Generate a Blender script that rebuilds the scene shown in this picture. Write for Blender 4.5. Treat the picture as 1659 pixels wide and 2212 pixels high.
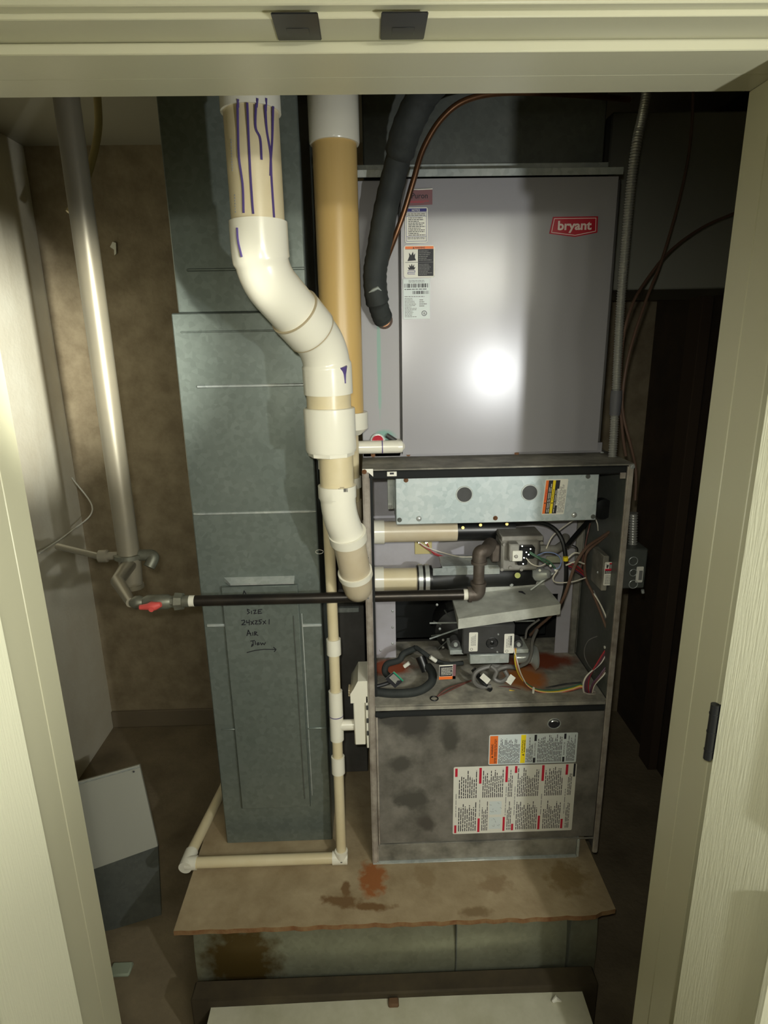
import bpy, bmesh, math, random
from mathutils import Vector as V, Matrix
R_ = random.Random(7)
C = bpy.context.scene.collection
for o in list(bpy.data.objects): bpy.data.objects.remove(o)

# ------------------------------------------------------------ camera
W_, H_, F_ = 1659, 2212, 1306.0
CAM = V((0, 0, 1.72))
PI = math.pi
_p, _y, _r = math.radians(15.5), math.radians(1.25), math.radians(1.0)
FWD = V((math.sin(_y)*math.cos(_p), math.cos(_y)*math.cos(_p), -math.sin(_p)))
_ri = V((math.cos(_y), -math.sin(_y), 0)); _up = _ri.cross(FWD)
RGT = _ri*math.cos(_r) - _up*math.sin(_r); UPV = _up*math.cos(_r) + _ri*math.sin(_r)
cd = bpy.data.cameras.new('camera'); cam = bpy.data.objects.new('camera', cd); C.objects.link(cam)
cd.sensor_fit = 'VERTICAL'; cd.sensor_height = 24; cd.lens = F_*24/H_; cd.clip_start = .01
m = Matrix((RGT, UPV, -FWD)).transposed().to_4x4(); m.translation = CAM; cam.matrix_world = m
bpy.context.scene.camera = cam
# ------------------------------------------------------------ world, light, exposure
w = bpy.data.worlds.new('world'); bpy.context.scene.world = w; w.use_nodes = True
w.node_tree.nodes['Background'].inputs[0].default_value = (.8, .85, .8, 1)
w.node_tree.nodes['Background'].inputs[1].default_value = .02
vs = bpy.context.scene.view_settings
vs.view_transform = 'Standard'; vs.look = 'None'; vs.exposure = 0.83; vs.gamma = 1; vs.use_curve_mapping = False
BULBS = [.44, .58, .72, .88]
def lamp(name, kind, loc, power, col, size, target=None):
    d = bpy.data.lights.new(name, kind); d.energy = power; d.color = col
    if kind == 'AREA': d.shape = 'DISK'; d.size = size
    else: d.shadow_soft_size = size
    o = bpy.data.objects.new(name, d); C.objects.link(o); o.location = loc
    if target is not None:
        o.rotation_euler = (V(target)-V(loc)).to_track_quat('-Z', 'Y').to_euler()
    return o
for bx in BULBS:
    lamp('vanity_bulb_light', 'POINT', (bx, -1.0, 2.13), 6.0, (1, .98, .84), .035)
lamp('door_highlight_lamp', 'AREA', (.604, .0, 1.568), 4.6, (.97, 1, .97), .03, (.0, 1.5, 1.35))  # added unseen lamp, sets the highlight on the coil door
def spot_lamp(name, loc, tgt, power, deg, size=.03):
    o = lamp(name, 'SPOT', loc, power, (1, 1, .88), size, tgt); o.data.spot_size = math.radians(deg); o.data.spot_blend = 1.0
spot_lamp('jamb_fill_spot', (.56, -.12, 1.76), (-.62, .78, 1.50), 22, 46)  # added fill spot, brightens the left jamb and door leaf
spot_lamp('left_wall_veil_spot', (.52, -.15, 1.80), (-1.24, 2.12, 1.66), 320, 21)  # added narrow spot, lifts the left wall in place of lens veil
spot_lamp('camera_flash', (-.02, -.02, 1.77), (.12, 1.45, 1.12), 13.5, 88, .012)

def P(px, py, Y):
    d = FWD + RGT*((px-829.5)/F_) - UPV*((py-1106)/F_)
    return CAM + d*(Y/d.y)
def PZ(px, py, Z):
    d = FWD + RGT*((px-829.5)/F_) - UPV*((py-1106)/F_)
    return CAM + d*((Z-CAM.z)/d.z)

# ------------------------------------------------------------ materials
def lin(c): return tuple(((x/255)/12.92 if x/255 <= .04045 else ((x/255+.055)/1.055)**2.4) for x in c)
MC = {}
def mat(name, c, rough=.5, metal=0., var=None, vs_=6., vamt=.35, bump=0., bs=60., spots=None, spangle=0., coat=0., emit=0., stretch=None):
    """c, var: sRGB 0-255; spots: list of ((x,y,z), radius, colour, noise) stains that sit on the surface"""
    if name in MC: return MC[name]
    m = bpy.data.materials.new(name); m.use_nodes = True; n = m.node_tree.nodes; L = m.node_tree.links
    b = n['Principled BSDF']; b.inputs['Roughness'].default_value = rough; b.inputs['Metallic'].default_value = metal
    col = lin(c)+(1,)
    b.inputs['Base Color'].default_value = col
    if coat: b.inputs['Coat Weight'].default_value = coat; b.inputs['Coat Roughness'].default_value = .12
    if emit:
        b.inputs['Emission Color'].default_value = col; b.inputs['Emission Strength'].default_value = emit
    if var or bump or spots or spangle:
        g = n.new('ShaderNodeNewGeometry'); pos = g.outputs['Position']
        if stretch:
            mp = n.new('ShaderNodeMapping'); mp.inputs['Scale'].default_value = stretch; L.new(pos, mp.inputs[0]); pos_s = mp.outputs[0]
        else: pos_s = pos
        cur = None
        if var:
            nz = n.new('ShaderNodeTexNoise'); nz.inputs['Scale'].default_value = vs_; nz.inputs['Detail'].default_value = 6; nz.inputs['Roughness'].default_value = .62
            L.new(pos_s, nz.inputs['Vector'])
            cr = n.new('ShaderNodeValToRGB'); cr.color_ramp.elements[0].position = .5-vamt/2; cr.color_ramp.elements[1].position = .5+vamt/2
            cr.color_ramp.elements[0].color = lin(var)+(1,); cr.color_ramp.elements[1].color = col
            L.new(nz.outputs[0], cr.inputs[0]); cur = cr.outputs[0]
        if spangle:
            vo = n.new('ShaderNodeTexVoronoi'); vo.inputs['Scale'].default_value = 90; L.new(pos, vo.inputs['Vector'])
            mx = n.new('ShaderNodeMixRGB'); mx.blend_type = 'OVERLAY'; mx.inputs[0].default_value = spangle
            if cur: L.new(cur, mx.inputs[1])
            else: mx.inputs[1].default_value = col
            bw = n.new('ShaderNodeRGBToBW'); L.new(vo.outputs['Color'], bw.inputs[0]); L.new(bw.outputs[0], mx.inputs[2]); cur = mx.outputs[0]
        for i, (ctr, rad, sc, nzamt) in enumerate(spots or []):
            su = n.new('ShaderNodeVectorMath'); su.operation = 'SUBTRACT'; L.new(pos, su.inputs[0]); su.inputs[1].default_value = ctr
            dv = n.new('ShaderNodeVectorMath'); dv.operation = 'DIVIDE'; L.new(su.outputs[0], dv.inputs[0]); dv.inputs[1].default_value = rad if hasattr(rad, '__len__') else (rad,)*3
            ln = n.new('ShaderNodeVectorMath'); ln.operation = 'LENGTH'; L.new(dv.outputs[0], ln.inputs[0])
            nn = n.new('ShaderNodeTexNoise'); nn.inputs['Scale'].default_value = 38; nn.inputs['Detail'].default_value = 8; L.new(pos, nn.inputs['Vector'])
            mm = n.new('ShaderNodeMath'); mm.operation = 'MULTIPLY_ADD'; L.new(nn.outputs[0], mm.inputs[0]); mm.inputs[1].default_value = nzamt; L.new(ln.outputs['Value'], mm.inputs[2])
            c2 = n.new('ShaderNodeValToRGB'); k = nzamt*.5
            c2.color_ramp.elements[0].position = min(.98, max(0, .55+k)*.5); c2.color_ramp.elements[1].position = min(1, (.95+k)*.5)
            c2.color_ramp.elements[0].color = (1, 1, 1, 1); c2.color_ramp.elements[1].color = (0, 0, 0, 1)
            hv = n.new('ShaderNodeMath'); hv.operation = 'MULTIPLY'; L.new(mm.outputs[0], hv.inputs[0]); hv.inputs[1].default_value = .5
            L.new(hv.outputs[0], c2.inputs[0])
            mx = n.new('ShaderNodeMixRGB'); L.new(c2.outputs[0], mx.inputs[0])
            if cur: L.new(cur, mx.inputs[1])
            else: mx.inputs[1].default_value = col
            mx.inputs[2].default_value = lin(sc)+(1,); cur = mx.outputs[0]
        if cur: L.new(cur, b.inputs['Base Color'])
        if bump:
            nb = n.new('ShaderNodeTexNoise'); nb.inputs['Scale'].default_value = bs; nb.inputs['Detail'].default_value = 4; L.new(pos_s, nb.inputs['Vector'])
            bp = n.new('ShaderNodeBump'); bp.inputs['Strength'].default_value = bump; bp.inputs['Distance'].default_value = .01
            L.new(nb.outputs[0], bp.inputs['Height']); L.new(bp.outputs[0], b.inputs['Normal'])
    MC[name] = m; return m

paint = mat('trim_paint', (188, 185, 158), .38, bump=.05, bs=25)
doorp = mat('door_paint', (212, 211, 186), .45, bump=.12, bs=420, stretch=(1, 1, .05))
hallp = mat('hall_paint', (160, 156, 138), .8)
drywall = mat('drywall', (236, 232, 214), .9, var=(220, 212, 190), vs_=3, bump=.1)  # near-white tone also carries the flare veil over the left wall
osb = mat('strand_board', (162, 148, 122), .85, var=(136, 122, 98), vs_=14, vamt=.3, bump=.3, bs=25)
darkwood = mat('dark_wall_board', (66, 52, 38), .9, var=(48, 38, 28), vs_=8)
studm = mat('stud_wood', (112, 84, 58), .8, var=(84, 60, 40), vs_=9, stretch=(1, 1, .1))
floorm = mat('closet_floor', (144, 130, 104), .9, var=(104, 92, 72), vs_=5, vamt=.5, bump=.3)
hallfloor = mat('hall_floor', (140, 124, 100), .6, var=(120, 104, 80), vs_=4)
galv = mat('galvanized_duct', (136, 144, 138), .38, .5, var=(112, 122, 116), vs_=3.5, vamt=.6, spangle=.12, bump=.03, bs=8)
galvb = mat('galvanized_bright', (206, 210, 202), .33, .35, var=(170, 178, 178), vs_=8, spangle=.15)
galvc = mat('galvanized_cover', (198, 206, 206), .36, .15, var=(178, 192, 194), vs_=9, vamt=.5, spangle=.15, bump=.02, bs=12)
galvd = mat('galvanized_dark', (112, 114, 108), .42, .3, var=(78, 84, 80), vs_=4, vamt=.6, spangle=.1)
cab = mat('cabinet_grey_paint', (154, 152, 156), .27, .1, bump=.02, bs=2.2)
cabin = mat('cabinet_inner_grey', (194, 192, 200), .45, .05, var=(170, 166, 170), vs_=9, vamt=.5)
dusty = mat('dusty_grey_steel', (158, 154, 142), .6, .1, var=(96, 94, 86), vs_=11, vamt=.3)
cabside = mat('cabinet_grey_shaded', (104, 102, 100), .5, .15, var=(86, 84, 80), vs_=10)  # darker copy of the cabinet grey, side shade put into the colour
frame = mat('dusty_frame', (178, 170, 158), .5, .05, var=(116, 106, 96), vs_=16)
foam = mat('black_foam', (28, 30, 30), .95)
black = mat('black_plastic', (24, 25, 26), .35)
blackg = mat('black_housing', (18, 20, 20), .5, var=(34, 34, 32), vs_=20)
dgrey = mat('dark_grey_box', (64, 64, 64), .55, var=(50, 50, 48), vs_=20)
pvc = mat('white_pvc', (232, 228, 212), .22, coat=.2)
pvcy = mat('aged_pvc', (222, 210, 178), .3, var=(206, 190, 150), vs_=10, vamt=.6)
pvctan = mat('tan_pvc', (214, 184, 122), .35, var=(196, 160, 96), vs_=12, vamt=.7, stretch=(1, 1, .12))
pvcg = mat('cream_pvc', (208, 196, 172), .3, var=(196, 180, 150), vs_=9)
seamm = mat('glue_seam', (176, 162, 132), .5)
primer = mat('purple_primer', (82, 68, 126), .4)
rubber = mat('pipe_insulation', (34, 38, 38), .75, var=(48, 52, 50), vs_=18, bump=.25, bs=40)
copper = mat('copper', (132, 92, 62), .35, .7, var=(78, 56, 40), vs_=12, vamt=.5)
iron = mat('black_iron', (44, 42, 40), .35, .6, var=(62, 56, 50), vs_=15)
ironf = mat('malleable_iron', (112, 104, 96), .55, .5, var=(88, 78, 70), vs_=20, bump=.2)
galvpipe = mat('galvanized_pipe', (140, 134, 118), .35, .3, var=(150, 142, 122), vs_=8)
brassf = mat('grey_valve', (132, 134, 120), .5, .5, var=(108, 106, 92), vs_=25)
redh = mat('red_handle', (206, 84, 78), .45)
dope = mat('pipe_dope', (226, 222, 206), .6)
alu = mat('cast_aluminium', (158, 156, 148), .5, .2, var=(130, 126, 120), vs_=24)
steel = mat('zinc_steel', (200, 204, 202), .25, .55)
conduitm = mat('conduit_steel', (176, 176, 170), .3, .5)
tape = mat('grey_tape', (92, 92, 96), .6)
brown = mat('brown_cable', (104, 80, 66), .6)
white = mat('label_white', (226, 224, 212), .5)
labelb = mat('label_bluewhite', (214, 222, 220), .5)
ink = mat('print_black', (36, 36, 42), .6)
inkg = mat('print_grey', (120, 120, 118), .6)
orange = mat('print_orange', (240, 120, 50), .5)
yellow = mat('print_yellow', (240, 214, 30), .5)
redp = mat('print_red', (196, 34, 58), .5)
bluep = mat('print_blue', (52, 50, 124), .5)
greenp = mat('print_green', (34, 150, 110), .5)
pinkm = mat('pink_film', (134, 98, 102), .25)
badge = mat('badge_red', (176, 22, 44), .35)
badgew = mat('badge_white', (232, 214, 206), .4)
wm = {k: mat('wire_'+k, c, .45) for k, c in dict(white=(226, 220, 204), red=(170, 50, 56), green=(70, 110, 84), yellow=(226, 190, 50), orange=(220, 110, 60), blue=(130, 150, 196), brown=(104, 66, 58), grey=(104, 102, 98), black=(26, 26, 28), purple=(92, 58, 84)).items()}
rusty = mat('deck_dust_and_rust', (178, 172, 156), .75, .0, var=(112, 110, 102), vs_=18, vamt=.35,
    spots=[((.03, 1.545, .83), (.10, .055, .1), (146, 70, 38), .7), ((.47, 1.56, .83), (.13, .06, .1), (136, 64, 36), .6), ((.41, 1.47, .83), (.075, .075, .1), (186, 112, 54), .6)])
doorsp = [((.03, 1.34, .80), (.05, .1, .035), (76, 74, 70), .9), ((.10, 1.34, .78), (.06, .1, .05), (72, 70, 66), .7), ((.19, 1.34, .74), (.03, .1, .06), (80, 78, 72), .9),
    ((.06, 1.34, .66), (.04, .1, .03), (82, 80, 74), 1.0), ((.09, 1.34, .55), (.06, .1, .04), (84, 82, 76), 1.1), ((.13, 1.34, .47), (.03, .1, .03), (84, 80, 74), 1.), ((.04, 1.34, .40), (.07, .1, .015), (154, 150, 138), .8)]
bdoor = mat('dusty_blower_door', (134, 130, 122), .55, .15, var=(98, 95, 88), vs_=14, vamt=.3, spots=doorsp)
ply = mat('stained_platform_board', (170, 153, 122), .85, var=(138, 120, 90), vs_=13, vamt=.45, bump=.2, bs=50,
    spots=[((-.02, 1.30, .342), (.045, .07, .05), (146, 90, 46), 1.4), ((-.10, 1.235, .342), (.06, .022, .05), (112, 86, 54), 1.7), ((-.02, 1.215, .342), (.07, .015, .05), (112, 84, 50), 1.7),
           ((.50, 1.28, .342), (.07, .06, .05), (134, 114, 78), 1.6), ((.12, 1.30, .342), (.03, .05, .05), (140, 121, 90), 1.7), ((.30, 1.27, .342), (.06, .03, .05), (140, 120, 90), 1.7), ((.24, 1.19, .342), (.05, .018, .05), (124, 104, 74), 1.7), ((-.09, 1.27, .342), (.015, .03, .05), (114, 88, 56), 1.7)])
plyedge = mat('rusty_board_edge', (118, 72, 40), .85, var=(150, 122, 84), vs_=30, vamt=.4)
platm = mat('platform_sheet_metal', (152, 154, 134), .3, .4, var=(120, 120, 100), vs_=5, vamt=.5, spangle=.1, bump=.06, bs=3,
    spots=[((-.36, 1.19, .2), (.12, .1, .14), (88, 72, 38), .9)])
greenst = mat('cabinet_paint_green_streak', (156, 154, 156), .55, .1, spots=[((.027, 1.49, 1.68), (.006, .1, .17), (132, 160, 150), .5), ((.035, 1.49, 1.5), (.035, .1, .02), (120, 156, 146), .8)])
bulbm = mat('bulb_glass', (255, 246, 220), .3, emit=3.0)

# ------------------------------------------------------------ mesh builder
class MB:
    def __init__(s): s.v = []; s.f = []; s.mi = []
    def add(s, vs, fs, mi=0):
        b = len(s.v); s.v += [V(q) for q in vs]; s.f += [tuple(b+i for i in f) for f in fs]; s.mi += [mi]*len(fs); return s
    def bm(s, bm, mi=0):
        bm.verts.ensure_lookup_table(); bm.verts.index_update()
        s.add([v.co.copy() for v in bm.verts], [[v.index for v in f.verts] for f in bm.faces], mi); bm.free(); return s
    def box(s, x0, x1, y0, y1, z0, z1, bev=0, mi=0, rot=None, seg=1):
        bm = bmesh.new(); bmesh.ops.create_cube(bm, size=1)
        c = V(((x0+x1)/2, (y0+y1)/2, (z0+z1)/2)); d = V((abs(x1-x0), abs(y1-y0), abs(z1-z0)))
        for v in bm.verts: v.co = V((v.co.x*d.x, v.co.y*d.y, v.co.z*d.z))
        if bev: bmesh.ops.bevel(bm, geom=bm.edges[:], offset=min(bev, min(d)*.45), segments=seg, affect='EDGES')
        for v in bm.verts:
            if rot: v.co = rot @ v.co
            v.co += c
        return s.bm(bm, mi)
    def hexa(s, q, mi=0):
        """eight corners: bottom ring 0-3, top ring 4-7"""
        return s.add(q, [(3, 2, 1, 0), (4, 5, 6, 7), (0, 1, 5, 4), (1, 2, 6, 5), (2, 3, 7, 6), (3, 0, 4, 7)], mi)
    def prism(s, poly, y0, y1, mi=0):
        n = len(poly); vs = [(x, y0, z) for x, z in poly]+[(x, y1, z) for x, z in poly]
        return s.add(vs, [tuple(range(n)), tuple(range(2*n-1, n-1, -1))]+[(i, n+i, n+(i+1) % n, (i+1) % n) for i in range(n)], mi)
    def tube(s, pts, r, seg=12, mi=0, caps=True, hollow=0):
        pts = [V(p) for p in pts]; n = len(pts)
        rs = r if hasattr(r, '__len__') else [r]*n
        T = []
        for i in range(n):
            a = pts[min(i+1, n-1)]-pts[max(i-1, 0)]
            T.append(a.normalized() if a.length > 1e-9 else (T[-1] if T else V((0, 0, 1))))
        u = T[0].orthogonal().normalized(); vs = []; fs = []
        for i in range(n):
            u = (u - T[i]*u.dot(T[i]))
            u = u.normalized() if u.length > 1e-6 else T[i].orthogonal().normalized()
            b = T[i].cross(u)
            for k in range(seg):
                a = 2*PI*k/seg; vs.append(pts[i]+(u*math.cos(a)+b*math.sin(a))*rs[i])
        for i in range(n-1):
            for k in range(seg):
                k2 = (k+1) % seg; fs.append((i*seg+k, i*seg+k2, (i+1)*seg+k2, (i+1)*seg+k))
        if caps:
            fs.append(tuple(range(seg-1, -1, -1))); fs.append(tuple(range((n-1)*seg, n*seg)))
        return s.add(vs, fs, mi)
    def cyl(s, a, b, r, r2=None, seg=24, mi=0): return s.tube([a, b], [r, r if r2 is None else r2], seg, mi)
    def build(s, name, mats, parent=None, smooth=40):
        if not hasattr(mats, '__len__'): mats = [mats]
        me = bpy.data.meshes.new(name)
        xs = [q.x for q in s.v]; ys = [q.y for q in s.v]; zs = [q.z for q in s.v]
        o0 = V(((min(xs)+max(xs))/2, (min(ys)+max(ys))/2, min(zs)))
        me.from_pydata([tuple(q-o0) for q in s.v], [], s.f)
        for m_ in mats: me.materials.append(m_)
        for i, p in enumerate(me.polygons): p.material_index = s.mi[i]
        if smooth:
            for p in me.polygons: p.use_smooth = True
            me.set_sharp_from_angle(angle=math.radians(smooth))
        me.update()
        o = bpy.data.objects.new(name, me); C.objects.link(o)
        wl = V(o0); o['wx'] = 0
        del o['wx']
        if parent:
            o.parent = parent; o.location = wl - WL[parent.name]
        else: o.location = wl
        WL[o.name] = wl
        return o
WL = {}
def thing(name, label, cat, loc, group=None):
    o = bpy.data.objects.new(name, None); C.objects.link(o); o.location = loc; o.empty_display_size = .05
    WL[o.name] = V(loc); o['label'] = label; o['category'] = cat
    if group: o['group'] = group
    return o
def tag(o, label, cat, group=None):
    o['label'] = label; o['category'] = cat
    if group: o['group'] = group
    return o
def struct(o): o['kind'] = 'structure'; return o
def lab(o, t): o['label'] = t; return o
def dup(o, wloc, parent, rot=None):
    c = o.copy(); C.objects.link(c); c.parent = parent; c.location = V(wloc) - (WL[parent.name] if parent else V((0, 0, 0)))
    if rot: c.rotation_euler = rot
    WL[c.name] = V(wloc); return c
def spline(pts, n=8):
    pts = [V(p) for p in pts]
    if len(pts) < 3: return pts
    q = [pts[0]*2-pts[1]]+pts+[pts[-1]*2-pts[-2]]; out = []
    for i in range(1, len(q)-2):
        a, b, c, d = q[i-1:i+3]
        for k in range(n):
            t = k/n; out.append(.5*((2*b)+(c-a)*t+(2*a-5*b+4*c-d)*t*t+(3*b-a-3*c+d)*t**3))
    out.append(pts[-1]); return out
def fillet(pts, r, n=8):
    pts = [V(p) for p in pts]; out = [pts[0]]
    for i in range(1, len(pts)-1):
        a, b, c = pts[i-1], pts[i], pts[i+1]; d1 = (a-b).normalized(); d2 = (c-b).normalized()
        rr = min(r, (a-b).length*.49, (c-b).length*.49)
        p1 = b+d1*rr; p2 = b+d2*rr
        for k in range(n+1):
            t = k/n; out.append(p1*(1-t)**2+b*2*t*(1-t)+p2*t*t)
    out.append(pts[-1]); return out
def lerp(a, b, t): return V(a)*(1-t)+V(b)*t
TC = {}
def text2d(s, bold=0.0):
    k = (s, bold)
    if k in TC: return TC[k]
    cu = bpy.data.curves.new('t', 'FONT'); cu.body = s; cu.offset = bold; cu.resolution_u = 3
    ob = bpy.data.objects.new('t', cu); me = bpy.data.meshes.new_from_object(ob)
    vs = [(v.co.x, v.co.y) for v in me.vertices]; fs = [tuple(p.vertices) for p in me.polygons]
    x0 = min(a for a, b in vs); x1 = max(a for a, b in vs); y0 = min(b for a, b in vs); y1 = max(b for a, b in vs)
    vs = [((a-x0)/(x1-x0), (b-y0)/(y1-y0)) for a, b in vs]
    bpy.data.objects.remove(ob); bpy.data.meshes.remove(me); bpy.data.curves.remove(cu)
    TC[k] = (vs, fs); return TC[k]
class Sticker:
    """thin printed label on a plane; u to the right, v downwards, both 0..1"""
    def __init__(s, O, U, Vd, th=.0006, mats=None, rad=.0):
        s.O, s.U, s.V = V(O), V(U), V(Vd); s.N = s.U.cross(s.V).normalized()
        if s.N.dot(CAM-s.O) < 0: s.N = -s.N
        s.m = MB(); s.th = th; s.mats = mats or [white, ink, inkg, orange, yellow, redp, bluep, greenp, labelb, pinkm, badge, badgew, dgrey]
        s.lay = th
    def p(s, u, v, h): return s.O+s.U*u+s.V*v+s.N*h
    def base(s, mi=0, poly=None, rad=.05):
        if poly is None:
            poly = []; asp = s.U.length/s.V.length
            ru, rv = rad, rad*asp
            for cx, cy, a0 in ((ru, rv, 180), (1-ru, rv, 270), (1-ru, 1-rv, 0), (ru, 1-rv, 90)):
                for k in range(4):
                    a = math.radians(a0+30*k); poly.append((cx+ru*math.cos(a), cy+rv*math.sin(a)))
        n = len(poly)
        s.m.add([s.p(u, v, 0) for u, v in poly]+[s.p(u, v, s.th) for u, v in poly], [tuple(range(n)), tuple(range(2*n-1, n-1, -1))]+[(i, n+i, n+(i+1) % n, (i+1) % n) for i in range(n)], mi); return s
    def poly(s, pts, mi, lay=1):
        s.m.add([s.p(u, v, s.th+.00025*lay) for u, v in pts], [tuple(range(len(pts)))], mi); return s
    def rect(s, u0, v0, u1, v1, mi, lay=1): return s.poly([(u0, v0), (u1, v0), (u1, v1), (u0, v1)], mi, lay)
    def line(s, pts, wd, mi, lay=2):
        a = s.U.length; b = s.V.length
        for (u0, v0), (u1, v1) in zip(pts, pts[1:]):
            d = V(((u1-u0)*a, (v1-v0)*b)); 
            if d.length < 1e-9: continue
            nn = V((-d.y, d.x)).normalized()*wd/2; nu, nv = nn.x/a, nn.y/b
            e = d.normalized()*wd*.3; eu, ev = e.x/a, e.y/b
            s.poly([(u0+nu-eu, v0+nv-ev), (u1+nu+eu, v1+nv+ev), (u1-nu+eu, v1-nv+ev), (u0-nu-eu, v0-nv-ev)], mi, lay)
        return s
    def text(s, t, u0, v0, u1, v1, mi, bold=.02, up=False, lay=2):
        vs, fs = text2d(t, bold)
        if up: pts = [(u0+(1-b)*(u1-u0), v1-a*(v1-v0)) for a, b in vs]     # reads bottom to top
        else: pts = [(u0+a*(u1-u0), v1-b*(v1-v0)) for a, b in vs]
        s.m.add([s.p(u, v, s.th+.00025*lay) for u, v in pts], fs, mi); return s
    def micro(s, u0, v0, u1, v1, n, mi=1, vert=False, fill=.42, lay=1, rag=.45):
        for i in range(n):
            L = 1-R_.random()*rag; a = R_.random()*.0; t = 0
            q = (i+.5)/n; h = fill/n/2
            while t < L:
                w_ = .06+R_.random()*.16; e = min(t+w_, L)
                if vert: s.rect(u0+(q-h)*(u1-u0), v1-e*(v1-v0), u0+(q+h)*(u1-u0), v1-t*(v1-v0), mi, lay)
                else: s.rect(u0+t*(u1-u0), v0+(q-h)*(v1-v0), u0+e*(u1-u0), v0+(q+h)*(v1-v0), mi, lay)
                t = e+.025
        return s
    def bars(s, u0, v0, u1, v1, n, mi=1):
        t = 0
        while t < 1:
            w_ = R_.choice([.5, 1, 1.6])/n; s.rect(u0+t*(u1-u0), v0, u0+min(1, t+w_)*(u1-u0), v1, mi); t += w_+R_.choice([.5, .8, 1.3])/n
        return s
    def build(s, name, parent): return s.m.build(name, s.mats, parent, smooth=0)
def face(px0, py0, px1, py1, Y):
    """plane facing the room at depth Y: returns top-left, width and height vectors"""
    cx, cy = (px0+px1)/2, (py0+py1)/2
    x0, x1 = P(px0, cy, Y).x, P(px1, cy, Y).x; z1, z0 = P(cx, py0, Y).z, P(cx, py1, Y).z
    return V((x0, Y, z1)), V((x1-x0, 0, 0)), V((0, 0, z0-z1))
def pbox(m, px0, py0, px1, py1, Y0, Y1, bev=0, mi=0):
    O, U, D = face(px0, py0, px1, py1, Y0)
    return m.box(O.x, O.x+U.x, Y0, Y1, O.z+D.z, O.z, bev, mi)
def screw(parent, px, py, Y, name='screw', r=.0045, m_=None):
    c = P(px, py, Y); q = MB(); q.cyl(c, c+V((0, -.0015, 0)), r*1.25, seg=10); q.cyl(c+V((0, -.0015, 0)), c+V((0, -.004, 0)), r*.8, r*.7, seg=6)
    return q.build(name, m_ or steel, parent)

# ============================================================ THE SETTING
XL, XR, YB, ZC = -1.24, 1.16, 2.52, 2.44
def sbox(name, m_, *a, parent=None, bev=0):
    o = MB().box(*a, bev).build(name, m_, parent, 0)
    if not parent: struct(o)
    return o
sbox('floor', [floorm], -1.7, 1.9, -1.5, 2.7, -.1, 0)
sbox('ceiling', [hallp], -1.7, 1.9, -1.5, 2.7, ZC, ZC+.1)
sbox('wall_back', [osb], XL-.1, XR+.1, YB, YB+.1, 0, ZC)
sbox('wall_left', [drywall], XL-.1, XL, .89, YB, 0, ZC)
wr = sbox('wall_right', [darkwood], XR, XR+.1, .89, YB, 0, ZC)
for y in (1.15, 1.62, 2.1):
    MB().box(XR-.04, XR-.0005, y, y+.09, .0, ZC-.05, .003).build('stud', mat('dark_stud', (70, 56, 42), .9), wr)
fw_ = sbox('wall_front', [hallp], XL-.1, -.545, .755, .89, 0, ZC)
sbox('wall_front_right', [hallp], .535, XR+.1, .755, .89, 0, ZC)
sbox('wall_front_top', [hallp], -.545, .535, .755, .89, 2.06, ZC)
sbox('wall_hall_left', [hallp], -1.6, -1.5, -1.4, .755, 0, ZC)
sbox('wall_hall_right', [hallp], 1.6, 1.7, -1.4, .755, 0, ZC)
sbox('wall_hall_rear', [hallp], -1.6, 1.7, -1.5, -1.4, 0, ZC)
# door frame: jamb boards with a stop whose face sits proud
tr = struct(MB().box(-.545, .535, .735, .90, 2.0435, 2.062, .001).build('trim_1', paint))
MB().box(-.521, .511, .782, .846, 2.0315, 2.0435, .0012).build('door_stop', paint, tr)
MB().box(-.521, .511, .846, .90, 2.0320, 2.0435, .0012).build('door_stop', paint, tr)
for px0, px1 in ((595, 692), (822, 919)):
    a = P(px0, 60, .757).x; b = P(px1, 60, .757).x
    q = MB(); q.box(a, b, .7215, .7775, 2.0416, 2.0434, .0035, 0, None, 2)
    cx = (a+b)/2; q.box(cx-.012, cx+.012, .750, .766, 2.0412, 2.0420, .002)
    lab(q.build('strike_plate', black, tr), 'black ball catch strike plate')
tl = struct(MB().box(-.545, -.531, .735, .90, 0, 2.0435, .001).build('trim_2', paint))
MB().box(-.531, -.5195, .782, .846, 0, 2.0315, .0012).build('door_stop', paint, tl)
MB().box(-.531, -.5190, .846, .90, 0, 2.0320, .0012).build('door_stop', paint, tl)
trr = struct(MB().box(.521, .535, .735, .90, 0, 2.0435, .001).build('trim_3', paint))
MB().box(.5095, .521, .782, .846, 0, 2.0315, .0012).build('door_stop', paint, trr)
MB().box(.5090, .521, .846, .90, 0, 2.0320, .0012).build('door_stop', paint, trr)
cs = MB()
for y0, y1, a0, a1 in ((.722, .754, .006, .018), (.716, .754, .020, .060), (.726, .754, .017, .021)):
    cs.box(-.545-a1+.012, .535+a1-.012, y0, y1, 2.0435+a0, 2.0435+a1, .0015)
    cs.box(-.531-a1, -.531-a0, y0, y1, 0, 2.0435+a0, .0015); cs.box(.521+a0, .521+a1, y0, y1, 0, 2.0435+a0, .0015)
struct(cs.build('trim_4', paint))
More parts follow.
